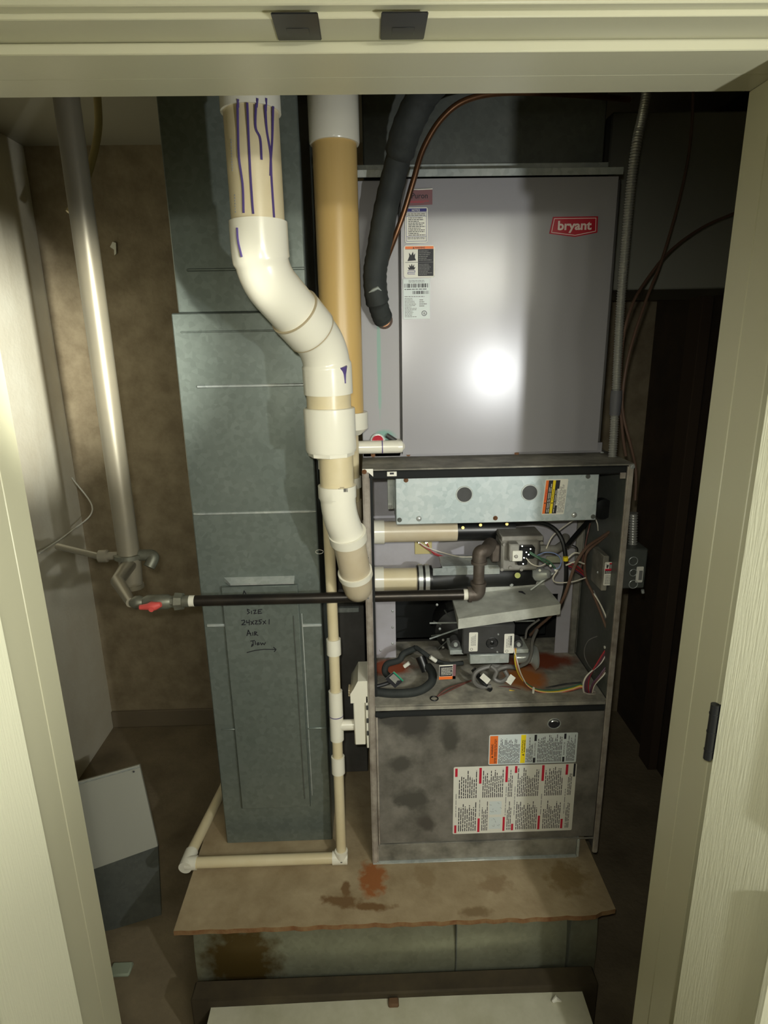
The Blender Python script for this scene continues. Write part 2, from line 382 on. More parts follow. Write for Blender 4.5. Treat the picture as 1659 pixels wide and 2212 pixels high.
# the two swung-open door leaves
def leaf(name, hx, hy, ang, sgn):
    d = V((math.cos(ang), math.sin(ang), 0)); nrm = V((-d.y, d.x, 0))*sgn      # nrm points to the visible face
    Wd, T = .50, .035
    def at(u, t, z): return V((hx, hy, 0))+d*u+nrm*t+V((0, 0, z))
    m_ = MB()
    def slab(u0, u1, t0, t1, z0, z1, mi=0):
        m_.hexa([at(u0, t0, z0), at(u1, t0, z0), at(u1, t1, z0), at(u0, t1, z0), at(u0, t0, z1), at(u1, t0, z1), at(u1, t1, z1), at(u0, t1, z1)], mi)
    slab(0, Wd, -T, 0, .01, 2.035)
    o = struct(m_.build(name, doorp, None, 30))
    for z0, z1 in ((.2, 1.02), (1.14, 1.90)):
        m_ = MB(); u0, u1 = .135, Wd-.09
        pts = [at(u0, .004, z0), at(u1, .004, z0), at(u1, .004, z1), at(u0, .004, z1), at(u0, .004, z0)]
        for a, b in zip(pts, pts[1:]): m_.tube([a, b], .009, 8)
        slab(u0+.04, u1-.04, 0, .004, z0+.04, z1-.04)
        m_.build('panel_moulding', doorp, o)
    return o, at
d1, _ = leaf('door_1', -.486, .735, math.radians(-105), 1)
d2, at2 = leaf('door_2', .486, .735, math.radians(-72), -1)
for zz in (.35, 1.175, 1.85):
    q = MB(); c = V((.4815, .741, zz)); q.cyl(c-V((0, 0, .045)), c+V((0, 0, .045)), .006, seg=12)
    for k in range(3): q.cyl(c+V((0, 0, -.03+.03*k-.0008)), c+V((0, 0, -.03+.03*k+.0008)), .0066, seg=12)
    q.box(.4815, .515, .739, .7405, zz-.045, zz+.045); lab(q.build('hinge', black, d2), 'black hinge knuckle')

# vanity fixture behind the camera, the room's lamp
vf = thing('vanity_light', 'white bar wall lamp with four round bulbs in the hall behind the viewer', 'lamp', (.66, -1.39, 2.13))
MB().box(.36, .96, -1.398, -1.36, 2.08, 2.18, .01).build('lamp_bar', paint, vf)
for bx in BULBS:
    q = MB().cyl((bx, -1.36, 2.13), (bx, -1.06, 2.13), .02, .016, seg=16); q.build('lamp_arm', steel, vf)

# ============================================================ PLATFORM
ZP = .342
pf = thing('equipment_platform', 'stained board platform on a sheet metal box carrying the furnace', 'platform', (.04, 1.8, 0))
PX0, PX1, PY0 = -.509, .591, 1.168
b_ = MB(); n = 60; top = []; 
for i in range(n+1):
    x = PX0+(PX1-PX0)*i/n; y = PY0+.0035*math.sin(i*1.7)*R_.random()+(.012 if i in (58, 59, 60) else 0); top.append((x, y))
vs0 = [(x, y, ZP-.014) for x, y in top]+[(PX1, 2.3, ZP-.014), (PX0, 2.3, ZP-.014)]
vs1 = [(x, y, ZP) for x, y in top]+[(PX1, 2.3, ZP), (PX0, 2.3, ZP)]
k = len(vs0); b_.add(vs0+vs1, [tuple(range(k-1, -1, -1)), tuple(range(k, 2*k))], 0); b_.add(vs0+vs1, [(i, (i+1) % k, k+(i+1) % k, k+i) for i in range(k)], 1)
b_.build('platform_board', [ply, plyedge], pf, 0)
g = MB(); nx, nz = 24, 12; vsq = []
for j in range(nz+1):
    for i in range(nx+1):
        u, v = i/nx, j/nz; x = PX0+.03+(PX1-PX0-.06)*u; z = .012+(ZP-.014-.012)*v
        bul = .028*math.sin(PI*v)**1.0*(.55+.45*math.sin(PI*u))
        vsq.append((x, PY0+.05-bul, z))
fsq = [(j*(nx+1)+i, j*(nx+1)+i+1, (j+1)*(nx+1)+i+1, (j+1)*(nx+1)+i) for j in range(nz) for i in range(nx)]
g.add(vsq, fsq); g.build('front_sheet', platm, pf, 60)
MB().box(PX0+.03, PX1-.03, PY0+.05, 2.28, 0.0, ZP-.0145).build('platform_box', platm, pf, 0)
for px in (985, 1225):
    a = P(px, 2075, PY0+.022); MB().box(a.x-.0012, a.x+.0012, PY0+.018, PY0+.05, .06, ZP-.03).build('seam', galvd, pf)
q = MB().box(PX0+.035, PX1-.05, PY0-.042, PY0+.008, 0, .170, .004); lab(q.build('wood_curb', mat('curb_wood', (74, 64, 44), .85, var=(48, 40, 26), vs_=12, vamt=.5), pf), 'dirty wooden curb under the sheet metal')
st = MB(); sx0, sx1 = -.425, .50
for i in range(24):
    xa, xb = sx0+(sx1-sx0)*i/24, sx0+(sx1-sx0)*(i+1)/24; ha, hb = (.1495+.004*math.sin(x*4.5+.8) for x in (xa, xb))
    st.hexa([(xa, 1.04, ha-.002), (xb, 1.04, hb-.002), (xb, 1.1255, hb-.002), (xa, 1.1255, ha-.002), (xa, 1.04, ha), (xb, 1.04, hb), (xb, 1.1255, hb), (xa, 1.1255, ha)])
    st.hexa([(xa, 1.038, 0.001), (xb, 1.038, 0.001), (xb, 1.04, 0.001), (xa, 1.04, 0.001), (xa, 1.038, ha), (xb, 1.038, hb), (xb, 1.04, hb), (xa, 1.04, ha)])
tag(st.build('metal_flashing', mat('flashing_metal', (214, 211, 190), .35, .15, var=(188, 186, 160), vs_=9), None, 30), 'bright folded galvanized strip along the floor in front of the platform', 'flashing')
c = P(850, 2163, 1.115); tag(MB().box(c.x-.013, c.x+.013, 1.102, 1.122, .1515, .163, .003).build('wood_chip', studm), 'small brown wood chip on the bright metal strip', 'chip')
c = P(1197, 2163, 1.115); tag(MB().tube([(c.x-.01, 1.10, .156), (c.x, 1.103, .162), (c.x+.012, 1.10, .156)], [.003, .007, .002], 7).build('paper_crumb', white), 'small white crumpled crumb near the right end of the bright floor strip', 'debris')

# ============================================================ RETURN DUCT
DY = 1.434; DX0, DX1 = -.438, -.134
rd = thing('return_duct', 'tall grey galvanized return duct with handwritten notes left of the furnace', 'duct', (-.3, 1.8, ZP))
q = MB().box(DX0, DX1, DY, 2.1, ZP-.0, 1.795, .003); q.build('duct_body', galv, rd)
MB().box(DX0+.013, DX1-.0, DY+.012, 2.09, 1.795, ZC-.002, .003).build('upper_duct_body', galv, rd)
def strip(py, px0, px1, th=.008, pr=.006, m_=galv, up=None):
    z = P((px0+px1)/2, py, DY).z; x0 = P(px0, py, DY).x; x1 = P(px1, py, DY).x
    y = DY if py > 700 else DY+.012
    return MB().box(max(x0, DX0+.004), min(x1, DX1-.001), y-pr, y+.001, z-th/2, z+th/2, .002).build('drive_cleat', m_, rd)
strip(580, 400, 690, .006, .003); strip(715, 390, 690, .004, .002); strip(833, 425, 668, .007, .004, galvb)
strip(1107, 412, 692, .006, .005, galvb); strip(1350, 447, 495, .008, .005, galvb); strip(1350, 652, 700, .008, .005, galvb)
strip(1575, 478, 520, .006, .004); strip(1572, 660, 722, .006, .004)
# filter access door standing proud of the duct
ax0, ax1 = P(497, 1450, DY).x, P(655, 1450, DY).x
MB().box(ax0, ax1, DY-.012, DY-.0005, .47, P(570, 1262, DY).z, .002).build('access_door', galv, rd)
z = P(570, 1256, DY-.02).z; hx0, hx1 = P(480, 1256, DY-.02).x, P(635, 1256, DY-.02).x
q = MB(); q.hexa([(hx0, DY-.001, z-.006), (hx1, DY-.001, z-.006), (hx1, DY-.022, z-.008), (hx0+.02, DY-.022, z-.008), (hx0, DY-.001, z+.006), (hx1, DY-.001, z+.006), (hx1, DY-.024, z-.003), (hx0+.02, DY-.024, z-.003)])
lab(q.build('door_pull', galvb, rd), 'bent bright sheet metal pull lip')
for px in (646, 662):
    x = P(px, 1500, DY).x; MB().box(x-.0012, x+.0012, DY-.0155 if px < 656 else DY-.003, DY-.0005, .50, P(650, 1325, DY).z, .0004).build('standing_seam', galvb if px > 656 else galvd, rd)
O, U, D = face(500, 1270, 640, 1420, DY-.012)
s = Sticker(O, U, D, .0001, [ink])
def hw(pts, wd=.0026): s.line([((x-500)/140, (y-1270)/150) for x, y in pts], wd, 0, 1)
A_ = [[(530, 1283), (533, 1275), (537, 1283)],
 [(541, 1316), (537, 1314), (537, 1318), (541, 1321), (536, 1324)], [(545, 1318), (545, 1324)], [(549, 1317), (555, 1316), (550, 1324), (556, 1323)], [(568, 1315), (560, 1316), (559, 1324), (567, 1323)], [(560, 1320), (565, 1319)],
 [(522, 1338), (528, 1337), (529, 1341), (522, 1347), (530, 1347)], [(533, 1338), (533, 1343), (539, 1342)], [(539, 1337), (538, 1348)], [(542, 1340), (548, 1347)], [(548, 1339), (542, 1347)], [(551, 1339), (556, 1339), (551, 1346), (557, 1346)], [(566, 1337), (560, 1338), (560, 1341), (564, 1342), (563, 1346), (559, 1346)], [(568, 1340), (574, 1346)], [(574, 1339), (568, 1347)], [(582, 1337), (581, 1347)],
 [(531, 1371), (535, 1359), (540, 1371)], [(532, 1367), (540, 1366)], [(544, 1364), (544, 1371)], [(548, 1371), (548, 1363), (553, 1364), (549, 1368), (555, 1371)],
 [(538, 1383), (547, 1382)], [(543, 1383), (543, 1392), (539, 1395), (541, 1390)], [(548, 1384), (548, 1391)], [(552, 1388), (555, 1387), (556, 1391), (552, 1392), (552, 1388)], [(559, 1387), (561, 1392), (564, 1388), (567, 1392), (570, 1387)],
 [(528, 1408), (545, 1404), (565, 1402), (592, 1403)], [(587, 1398), (592, 1403), (588, 1408)]]
for i0, i1, wd_ in ((0, 1, 'tick above the pipe'), (1, 6, 'word Size'), (6, 16, 'filter size 24x25x1'), (16, 19, 'word Air'), (19, 24, 'word Flow'), (24, 27, 'arrow to the right')):
    s = Sticker(O, U, D, .0001, [ink])
    for a in A_[i0:i1]: hw(a)
    lab(s.build('handwriting', rd), 'black marker '+wd_)
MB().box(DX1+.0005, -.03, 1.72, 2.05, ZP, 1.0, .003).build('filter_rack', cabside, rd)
MB().box(DX1+.0005, -.045, 1.705, 1.7195, .93, .945, .001).build('rack_cleat', galvb, rd)
for px, py, r in ((690, 1192, 6), (708, 1194, 3)):
    c = P(px, py, DY-.001)
    MB().tube([c+V((math.cos(a)*r*.0016, 0, math.sin(a)*r*.0009)) for a in [k*PI/6 for k in range(13)]], .0007, 5).build('chalk_loop', white, rd)

# ============================================================ SUPPLY PLENUM, TRUNK
sp = thing('supply_plenum', 'dark grey sheet metal supply plenum above the coil cabinet', 'duct', (.28, 1.7, 2.1))
MB().box(-.0, .55, 1.535, 2.05, 2.088, ZC-.002, .003).build('plenum_body', galvd, sp)
q = MB().box(-.015, .575, 1.475, 1.536, 2.0865, 2.0885, .0005); q.box(-.015, .575, 1.474, 1.477, 2.0735, 2.0885, .0005); q.build('flange', galvb, sp)
MB().box(-.015, .56, 1.527, 1.5345, 2.089, 2.112, .001).build('drive_strip', galvb, sp)
tk = tag(MB().box(.66, XR-.005, 1.80, 2.28, 1.857, 2.30, .004).build('trunk_duct', mat('trunk_grey', (150, 150, 138), .6, .1)), 'grey trunk duct running right behind the metal conduit', 'duct')

# ============================================================ COIL CABINET
CY = 1.49; CX0, CX1, CZ0, CZ1 = -.0175, .583, 1.4485, 2.072
cc = thing('coil_cabinet', 'tall grey evaporator coil cabinet with the red badge on its door', 'cabinet', (.28, 1.75, CZ0))
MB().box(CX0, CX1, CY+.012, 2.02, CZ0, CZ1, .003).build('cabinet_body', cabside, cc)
xs = P(866, 700, CY).x
q = MB().box(CX0, xs-.003, CY, CY+.0115, CZ0+.001, CZ1-.001, .0015); q.build('side_panel', greenst, cc)
MB().box(CX0, CX1, CY+.0, CY+.0118, CZ0-.0, CZ0+.026, .001).build('bottom_rail', cab, cc)
def bow(x0, x1, z0, z1, Y, amp, nx=16, nz=16, th=.012):
    m_ = MB(); vs = []
    for j in range(nz+1):
        for i in range(nx+1):
            u, v = i/nx, j/nz
            vs.append((x0+(x1-x0)*u, Y-amp*math.sin(PI*u)*math.sin(PI*v), z0+(z1-z0)*v))
    m_.add(vs, [(j*(nx+1)+i, j*(nx+1)+i+1, (j+1)*(nx+1)+i+1, (j+1)*(nx+1)+i) for j in range(nz) for i in range(nx)])
    m_.box(x0, x1, Y+.0005, Y+th, z0, z1, .0)
    return m_
DZ0 = P(1080, 978, CY-.018).z
bow(xs+.001, P(1296, 900, CY-.018).x, DZ0, CZ1-.003, CY-.018, .0015, th=.0175).build('door_panel', cab, cc)
SY = CY-.0205
O, U, D = face(1187, 468, 1291, 512, SY)
s = Sticker(O, U, D, .0008)
s.base(10, [(.06, 0), (.99, 0), (1.0, .80), (.54, 1.0), (.0, .82)])
s.line([(.09, .09), (.95, .09), (.96, .73), (.54, .92), (.045, .76), (.09, .09)], .0014, 11)
s.text('bryant', .17, .20, .87, .80, 11, .03)
lab(s.build('brand_badge', cc), 'red badge reading bryant')
O, U, D = face(875, 448, 924, 525, SY)
s = Sticker(O, U, D); s.base(0, rad=.08); s.rect(.03, .03, .95, .12, 6); s.text('NOTICE', .3, .05, .65, .11, 0)
s.line([(.06, .14), (.94, .14), (.94, .95), (.06, .95), (.06, .14)], .0009, 6); s.micro(.1, .16, .92, .24, 2, 1, rag=.05); s.line([(.06, .25), (.94, .25)], .0008, 6)
s.micro(.14, .27, .9, .8, 11, 1); s.line([(.06, .82), (.94, .82)], .0008, 6); s.micro(.1, .83, .92, .9, 2, 1, rag=.05)
lab(s.build('notice_label', cc), 'white NOTICE label with a blue heading')
O, U, D = face(872, 530, 939, 600, SY)
s = Sticker(O, U, D); s.base(0, rad=.08); s.rect(.05, .03, .96, .11, 3); s.text('WARNING', .36, .045, .68, .1, 1); s.poly([(.29, .1), (.32, .045), (.35, .1)], 1, 2)
s.rect(.46, .12, .96, .95, 1); s.line([(.05, .12), (.96, .12)], .0006, 1); s.line([(.05, .52), (.46, .52)], .0008, 1); s.line([(.46, .52), (.96, .52)], .0008, 2, 3)
s.micro(.49, .15, .93, .48, 6, 2, lay=2); s.micro(.49, .56, .93, .92, 8, 2, lay=2)
s.poly([(.12, .48), (.18, .33), (.17, .22), (.24, .30), (.3, .19), (.32, .3), (.37, .24), (.36, .38), (.40, .46)], 1, 2)
s.poly([(.16, .75), (.13, .66), (.19, .69), (.17, .58), (.23, .65), (.26, .56), (.29, .65), (.34, .58), (.33, .68), (.38, .66), (.34, .75)], 1, 2)
s.line([(.13, .78), (.36, .78), (.36, .83), (.13, .83), (.13, .88), (.36, .88)], .0012, 6)
lab(s.build('warning_label', cc), 'white label with orange WARNING heading and flame pictures')
O, U, D = face(871, 602, 929, 689, SY)
s = Sticker(O, U, D); s.base(8, rad=.01); s.micro(.2, .03, .8, .1, 3, 2, rag=.1); s.bars(.04, .12, .95, .22, 34); s.bars(.35, .3, .95, .38, 26); s.micro(.05, .24, .9, .28, 1, 1)
s.micro(.05, .42, .9, .46, 1, 2); s.micro(.05, .47, .5, .96, 14, 2); s.micro(.6, .5, .9, .7, 4, 2, rag=.8)
s.line([(.78+.09*math.cos(a), .86+.06*math.sin(a)) for a in [k*PI/8 for k in range(17)]], .0012, 1); s.text('UL', .74, .83, .83, .89, 1)
lab(s.build('rating_label', cc), 'white rating plate label with two barcodes')
O, U, D = face(884, 408, 934, 444, SY-.002)
s = Sticker(O, U, D, .0004); s.base(9, [(0, .1), (1, .0), (1, .95), (0, 1)]); s.text('Puron', .1, .25, .8, .58, 1, .01); s.micro(.05, .7, .9, .85, 2, 5)
s.m.tube([s.p(.0, .02, .001), s.p(.4, .06, .004), s.p(1, .02, .002)], .0012, 6, 0)
lab(s.build('pink_sticker', cc), 'pale pink curling sticker printed Puron')
for px, py, mm in ((882, 981, copper), (1116, 979.5, copper), (806, 983, copper), (1300, 980, steel)): screw(cc, px, py, CY-.0005, m_=mm)

# ============================================================ FURNACE
FX0, FX1, FY, FZ0, FZ1 = -.0175, .603, 1.344, ZP+.0005, 1.447
fu = thing('gas_furnace', 'open grey gas furnace cabinet with burner compartment exposed', 'furnace', (.29, 1.7, FZ0))
BY = 2.08
def fpart(name, m_, *a, bev=.002, parent=None):
    return MB().box(*a, bev).build(name, m_, parent or fu)
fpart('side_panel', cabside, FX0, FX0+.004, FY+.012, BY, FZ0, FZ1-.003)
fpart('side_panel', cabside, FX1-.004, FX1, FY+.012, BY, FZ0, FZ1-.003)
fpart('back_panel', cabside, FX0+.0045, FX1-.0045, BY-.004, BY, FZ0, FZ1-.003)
q = MB().box(FX0-.001, FX1+.001, FY, BY, FZ1-.003, FZ1+.001, .0008); lab(q.build('top_panel', dusty, fu), 'dusty grey top panel')
# left and right front flanges, slightly folded
q = MB().box(FX0-.001, FX0+.014, FY, FY+.010, FZ0, FZ1-.0035, .003, 0, None, 2); q.box(FX0+.014, FX0+.0155, FY+.001, FY+.03, FZ0, FZ1-.02, .0)
lp = q.build('front_post', frame, fu)
q = MB().box(FX1-.013, FX1+.001, FY, FY+.010, FZ0+.01, FZ1-.0035, .003, 0, None, 2)
rp = q.build('front_post', frame, fu)
MB().box(FX0+.016, FX0+.022, FY+.003, FY+.02, FZ0+.52, FZ1-.02).build('gasket', foam, fu)
for py in (1205, 1292): 
    MB().cyl(P(795, py, FY-.0002), P(795, py, FY-.0012), .0022, seg=8).build('rivet', dgrey, lp)
q = MB().box(FX0+.006, FX1-.012, FY+.004, FY+.03, FZ1-.024, FZ1-.0038, .004); q.build('top_gasket', foam, fu)
O, U, D = face(783, 1013, 806, 1030, FY-.001)
q = MB(); q.prism([(O.x, O.z), (O.x+U.x, O.z), (O.x+U.x, O.z+D.z), (O.x+U.x*.55, O.z+D.z*.45), (O.x, O.z+D.z*.45)], FY-.0015, FY-.0004); q.build('corner_bracket', white, fu)
q = MB(); pbox(q, 836, 1019, 857, 1029, FY+.0, FY+.003, .0005); pbox(q, 842, 1021, 851, 1025, FY-.001, FY, .0, 1); q.build('clip', [white, ink], fu)
q = MB(); pbox(q, 1340, 1021, 1352, 1034, FY+.001, FY+.0035, .0005); q.build('clip', frame, fu)
screw(fu, 787, 1019, FY-.0015, m_=copper); screw(fu, 1366, 1008, FY-.0005)
# vestibule (inner back wall of the compartment)
VY = 1.60; DKZ = .83
VX1 = P(1252, 1250, VY).x
q = MB()
ox0, ox1 = P(855, 1370, VY).x, P(1200, 1370, VY).x; oz1 = P(1000, 1288, VY).z
q.box(FX0+.005, VX1, VY, VY+.003, oz1, FZ1-.026); q.box(FX0+.005, ox0, VY, VY+.003, DKZ+.001, oz1); q.box(ox1, VX1, VY, VY+.003, DKZ+.001, oz1)
lab(q.build('vestibule_panel', cabin, fu), 'light grey inner partition with dark opening')
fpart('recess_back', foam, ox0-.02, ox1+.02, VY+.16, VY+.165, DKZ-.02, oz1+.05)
fpart('inner_corner_post', dusty, VX1-.02, VX1, VY-.012, VY-.0005, DKZ+.001, FZ1-.03, bev=.003)
fpart('inner_side_liner', galvd, FX1-.0085, FX1-.0045, FY+.013, VY+.05, DKZ+.001, FZ1-.03)
fpart('inner_edge_strip', dusty, VX1+.0005, VX1+.006, VY-.004, VY+.06, DKZ+.001, FZ1-.03)
for py in (1320, 1355, 1390, 1405): screw(fu, 848 if py != 1405 else 822, py, VY-.0005, 'rivet', .003)
# deck
dk = MB().box(FX0+.005, FX1-.009, FY+.013, VY+.10, DKZ-.004, DKZ, .001)
dk.box(FX0+.016, FX1-.014, FY+.0035, FY+.0125, DKZ-.010, DKZ+.0, .001)
lab(dk.build('blower_deck', rusty, fu), 'dusty shelf with orange rust stains')
q = MB().tube([(FX0+.017, FY+.002, DKZ-.016), (FX0+.03, FY-.001, DKZ-.019), (FX0+.06, FY+.0, DKZ-.0165), (FX1-.02, FY+.0, DKZ-.0165)], [.007, .0085, .0075, .0075], 10); lab(q.build('door_gasket', foam, fu), 'black foam strip along the shelf edge')
# blower door
bd = MB().box(FX0+.0165, FX1-.014, FY+.003, FY+.02, .408, DKZ-.024, .002); q_ = bd.build('blower_door', bdoor, fu)
lab(q_, 'dusty smudged lower door')
MB().box(FX0+.0165, FX0+.0215, FY-.001, FY+.0025, .408, DKZ-.026, .001).build('door_edge', frame, fu)
MB().box(FX0+.0165, FX1-.014, FY-.001, FY+.0025, .404, .4075, .0005).build('door_hem', dusty, fu)
c = P(1197, 1563, FY+.002); q = MB(); q.tube([c+V((.0165*math.cos(a), -.0005, .0145*math.sin(a))) for a in [k*PI/10 for k in range(21)]], .0018, 6, 0); q.cyl(c+V((0, .0005, 0)), c+V((0, -.001, 0)), .015, seg=20, mi=1)
q.tube([c+V((.010*math.cos(a), -.003, .004+.006*math.sin(a))) for a in [PI*.15+k*PI*.07 for k in range(11)]], .0018, 6, 0); lab(q.build('sight_hole', [steel, ink], fu), 'round sight hole with chrome rim')
# lower door labels, printed sideways
FYL = FY+.0026
O, U, D = face(1056, 1585, 1246, 1649, FYL); 
s = Sticker(O, U, D); s.base(8, rad=.015)
s.rect(.01, .03, .10, .97, 3); s.text('WARNING', .025, .3, .05, .66, 1, up=True); s.poly([(.05, .7), (.025, .73), (.05, .76)], 1, 2); s.micro(.06, .05, .09, .95, 2, 1, True, lay=2, rag=.1)
s.micro(.11, .05, .35, .97, 15, 1, True, rag=.35); s.rect(.36, .02, .415, .97, 4); s.text('CAUTION', .37, .2, .39, .62, 1, up=True); s.poly([(.40, .66), (.375, .69), (.40, .72)], 1, 2); s.micro(.395, .05, .412, .6, 1, 1, True, lay=2)
s.micro(.42, .1, .50, .95, 5, 1, True); s.rect(.51, .03, .537, .24, 1); s.rect(.505, .8, .533, .97, 1); s.text('INSTALLATION', .513, .3, .53, .74, 2, up=True)
s.micro(.55, .04, .83, .96, 16, 1, True, rag=.3); s.rect(.845, .02, .87, .2, 1); s.rect(.84, .8, .865, .97, 1); s.text('SERVICE', .845, .3, .862, .74, 2, up=True); s.micro(.88, .05, .98, .95, 7, 1, True)
lab(s.build('caution_label', fu), 'white sideways label with orange and yellow bands')
O, U, D = face(979, 1653, 1240, 1797, FYL); D2 = D
s = Sticker(O, U, D); s.base(0, rad=.012)
for u, a, b in ((.012, .02, .14), (.208, .0+.02, .25), (.422, .01, .24), (.497, .01, .11), (.718, .01, .24), (.912, .01, .16)): s.rect(u, a, u+.02, b, 5)
for u, a, b in ((.012, .865, .985), (.205, .77, .98), (.415, .76, .975), (.487, .87, .97), (.708, .76, .97), (.9, .82, .965)): s.rect(u, a, u+.018, b, 5)
s.rect(.975, .0, .992, .19, 1)
for u0, u1, n_ in ((.04, .195, 9), (.235, .41, 11), (.445, .485, 3), (.52, .70, 12), (.745, .895, 10), (.935, .97, 3)):
    s.micro(u0, .04, u1, .46, n_, 1, True, rag=.4); 
    if u0 != .235: s.micro(u0, .51, u1, .96, n_, 1, True, rag=.4)
    else:
        s.micro(.235, .51, .29, .96, 4, 1, True); s.rect(.3, .52, .4, .72, 8); s.rect(.3, .76, .4, .94, 8)
        for k in range(14): a = (.31+R_.random()*.08, .54+R_.random()*.16+(0 if k % 2 else .23)); s.line([a, (a[0]+R_.uniform(-.02, .02), a[1]+R_.uniform(-.03, .03))], .0008, 2)
for u in (.017, .213, .427, .5, .722, .915): s.micro(u, .27, u+.012, .74, 1, 2, True)
lab(s.build('instruction_label', fu), 'large white sideways instruction sheet with red bars')
# base / toe panel
q = MB().box(FX0, .545, FY+.006, FY+.012, .3465, .4035, .001); q.box(FX0, .545, FY-.002, FY+.012, .3430, .3465, .0005, 1); lab(q.build('toe_panel', [dusty, galvb], fu), 'grey toe panel with bright lower lip')
MB().box(.5455, .552, FY-.0, FY+.012, .3430, .402, .001).build('toe_bracket', galvb, fu)

# burner access cover
CVY = 1.362
cv = MB(); pbox(cv, 855, 1023, 1291, 1129, CVY, CVY+.10, .002); cvo = cv.build('burner_cover', galvc, fu); lab(cvo, 'bluish galvanized cover with two round sight windows')
for px, py in ((1003, 1068), (1144, 1064)):
    c = P(px, py, CVY); q = MB(); q.cyl(c+V((0, .0, 0)), c+V((0, -.0015, 0)), .0205, .0195, seg=28, mi=0); q.cyl(c+V((0, -.0015, 0)), c+V((0, -.0022, 0)), .0175, seg=28, mi=1)
    q.build('sight_window', [galvb, dgrey, alu], cvo)
for px, py in ((877, 1037), (863, 1123), (1070, 1119), (1270, 1029), (1281, 1116)): screw(cvo, px, py, CVY-.0005, m_=copper if px in (877, 1070) else galvd)
for px, py in ((905, 1120), (1240, 1112)): 
    c = P(px, py, CVY); MB().tube([c, c+V((0, -.002, 0)), c+V((0, -.004, 0)), c+V((0, -.005, 0))], [.0068, .0065, .0045, .001], 16).build('rubber_plug', steel, cvo)
O, U, D = face(1174, 1035, 1228, 1111, CVY-.0005)
sh = U*.10
s = Sticker(O+sh*.5, U*.9, D-sh*1., .0006); s.base(0, rad=.05)
s.rect(.03, .03, .15, .97, 3); s.text('WARNING', .06, .28, .12, .60, 5, up=True); s.rect(.15, .03, .34, .97, 1); s.micro(.18, .06, .32, .94, 2, 0, True, lay=2, rag=.2)
s.rect(.34, .03, .46, .97, 4); s.text('CAUTION', .37, .28, .43, .60, 1, up=True); s.poly([(.43, .64), (.36, .67), (.43, .70)], 1, 2); s.poly([(.12, .64), (.055, .67), (.12, .70)], 1, 2)
s.rect(.46, .03, .57, .97, 1); s.micro(.49, .06, .55, .94, 1, 0, True, lay=2); s.rect(.57, .03, .65, .27, 1); s.rect(.57, .74, .65, .97, 1); s.text('OPERATION', .58, .33, .64, .70, 1, 0, up=True)
s.micro(.67, .05, .97, .95, 6, 2, True, rag=.3)
s.build('warning_label', cvo)
lab(bpy.data.objects[s.m and cvo.children[-1].name], 'label with orange WARNING and yellow CAUTION stripes')
# hinge bracket left of the cover
q = MB(); pbox(q, 837, 1030, 850, 1100, 1.42, 1.424, .001); pbox(q, 850, 1030, 854, 1098, 1.424, 1.46); lab(q.build('cover_bracket', galvb, fu), 'slim galvanized bracket'); screw(fu, 843, 1094, 1.4195)
# vent pipes inside the compartment
IY = 1.50
def hpipe(px0, px1, py, rpx, Y, m_, name, par, slope=-.02, tol=0):
    a = P(px0, py, Y); b = P(px1, py+slope*(px1-px0), Y); r = (P(px0, py-rpx, Y).z-P(px0, py+rpx, Y).z)/2
    return MB().cyl(a, b, r, seg=32).build(name, m_, par)
lab(hpipe(826, 986, 1149, 22, IY, pvcg, 'air_pipe', fu), 'cream plastic pipe under the cover')
lab(hpipe(808, 830, 1149.5, 25, IY, pvc, 'pipe_coupling', fu), 'white coupling')
a = hpipe(985, 1110, 1145, 21, IY, black, 'rubber_sleeve', fu); lab(a, 'black rubber sleeve')
for px, py in ((1038, 1134), (1095, 1132), (1000, 1140)): MB().cyl(P(px, py, IY-.026), P(px, py, IY-.03), .004, seg=8).build('sleeve_stud', mat('brass', (190, 160, 90), .35, .8), a)
lab(hpipe(828, 902, 1252, 23, IY, pvcy, 'exhaust_stub', fu), 'cream vent stub with faint print')
hpipe(806, 829, 1252, 26, IY, pvc, 'pipe_coupling', fu)
q = MB(); O, U, D = face(840, 1243, 880, 1247, IY-.0305)
sl = hpipe(900, 932, 1251, 28, IY, black, 'rubber_boot', fu)
for px in (908, 922): lab(hpipe(px-5, px+4, 1250.5, 30, IY, steel, 'hose_clamp', fu), 'shiny hose clamp band')
# exhaust neck and inducer
a = P(930, 1252, IY); b = P(1000, 1245, IY+.01); q = MB(); q.tube([a, b, P(1060, 1240, IY+.02), P(1150, 1240, IY+.03)], [.030, .031, .036, .036], 24); q.build('inducer_neck', blackg, fu)
q = MB(); pbox(q, 955, 1222, 1082, 1230, 1.48, 1.56, .001); pbox(q, 935, 1226, 1080, 1242, 1.475, 1.478, .001); q.build('mounting_shelf', galvb, fu)
MB().cyl(P(1118, 1243, 1.478), P(1118, 1243, 1.4765), .0075, seg=16).build('yellow_dot', mat('dot_yellow', (214, 220, 120), .5), fu)
# inducer housing: ribbed black drum behind the control box
cI = P(985, 1352, 1.56); q = MB(); rI = .062
q.tube([cI+V((0, -.03, 0)), cI+V((0, -.03, 0)), cI+V((0, .05, 0))], [.02, rI, rI], 40); 
q.box(cI.x-.03, cI.x+.13, cI.y-.02, cI.y+.05, cI.z-.05, cI.z+.07, .008); ind = q.build('inducer_housing', blackg, fu); lab(ind, 'black draft inducer housing with ribs')
for k in range(5):
    a = math.radians(120+k*35); d = V((math.cos(a), 0, math.sin(a))); MB().box(-.001, .001, 0, 0, 0, 0) if False else None
    q = MB(); q.tube([cI+V((0, -.032, 0))+d*.03, cI+V((0, -.032, 0))+d*.075], .002, 6); q.build('rib', galvd, ind)
for px0, py0, px1, py1 in ((928, 1346, 990, 1345), (928, 1380, 992, 1358), (1112, 1342, 1155, 1341)):
    q = MB().tube([P(px0, py0, 1.50), P(px1, py1, 1.50)], .0022, 6); q.build('bracket_rod', galvb, fu)
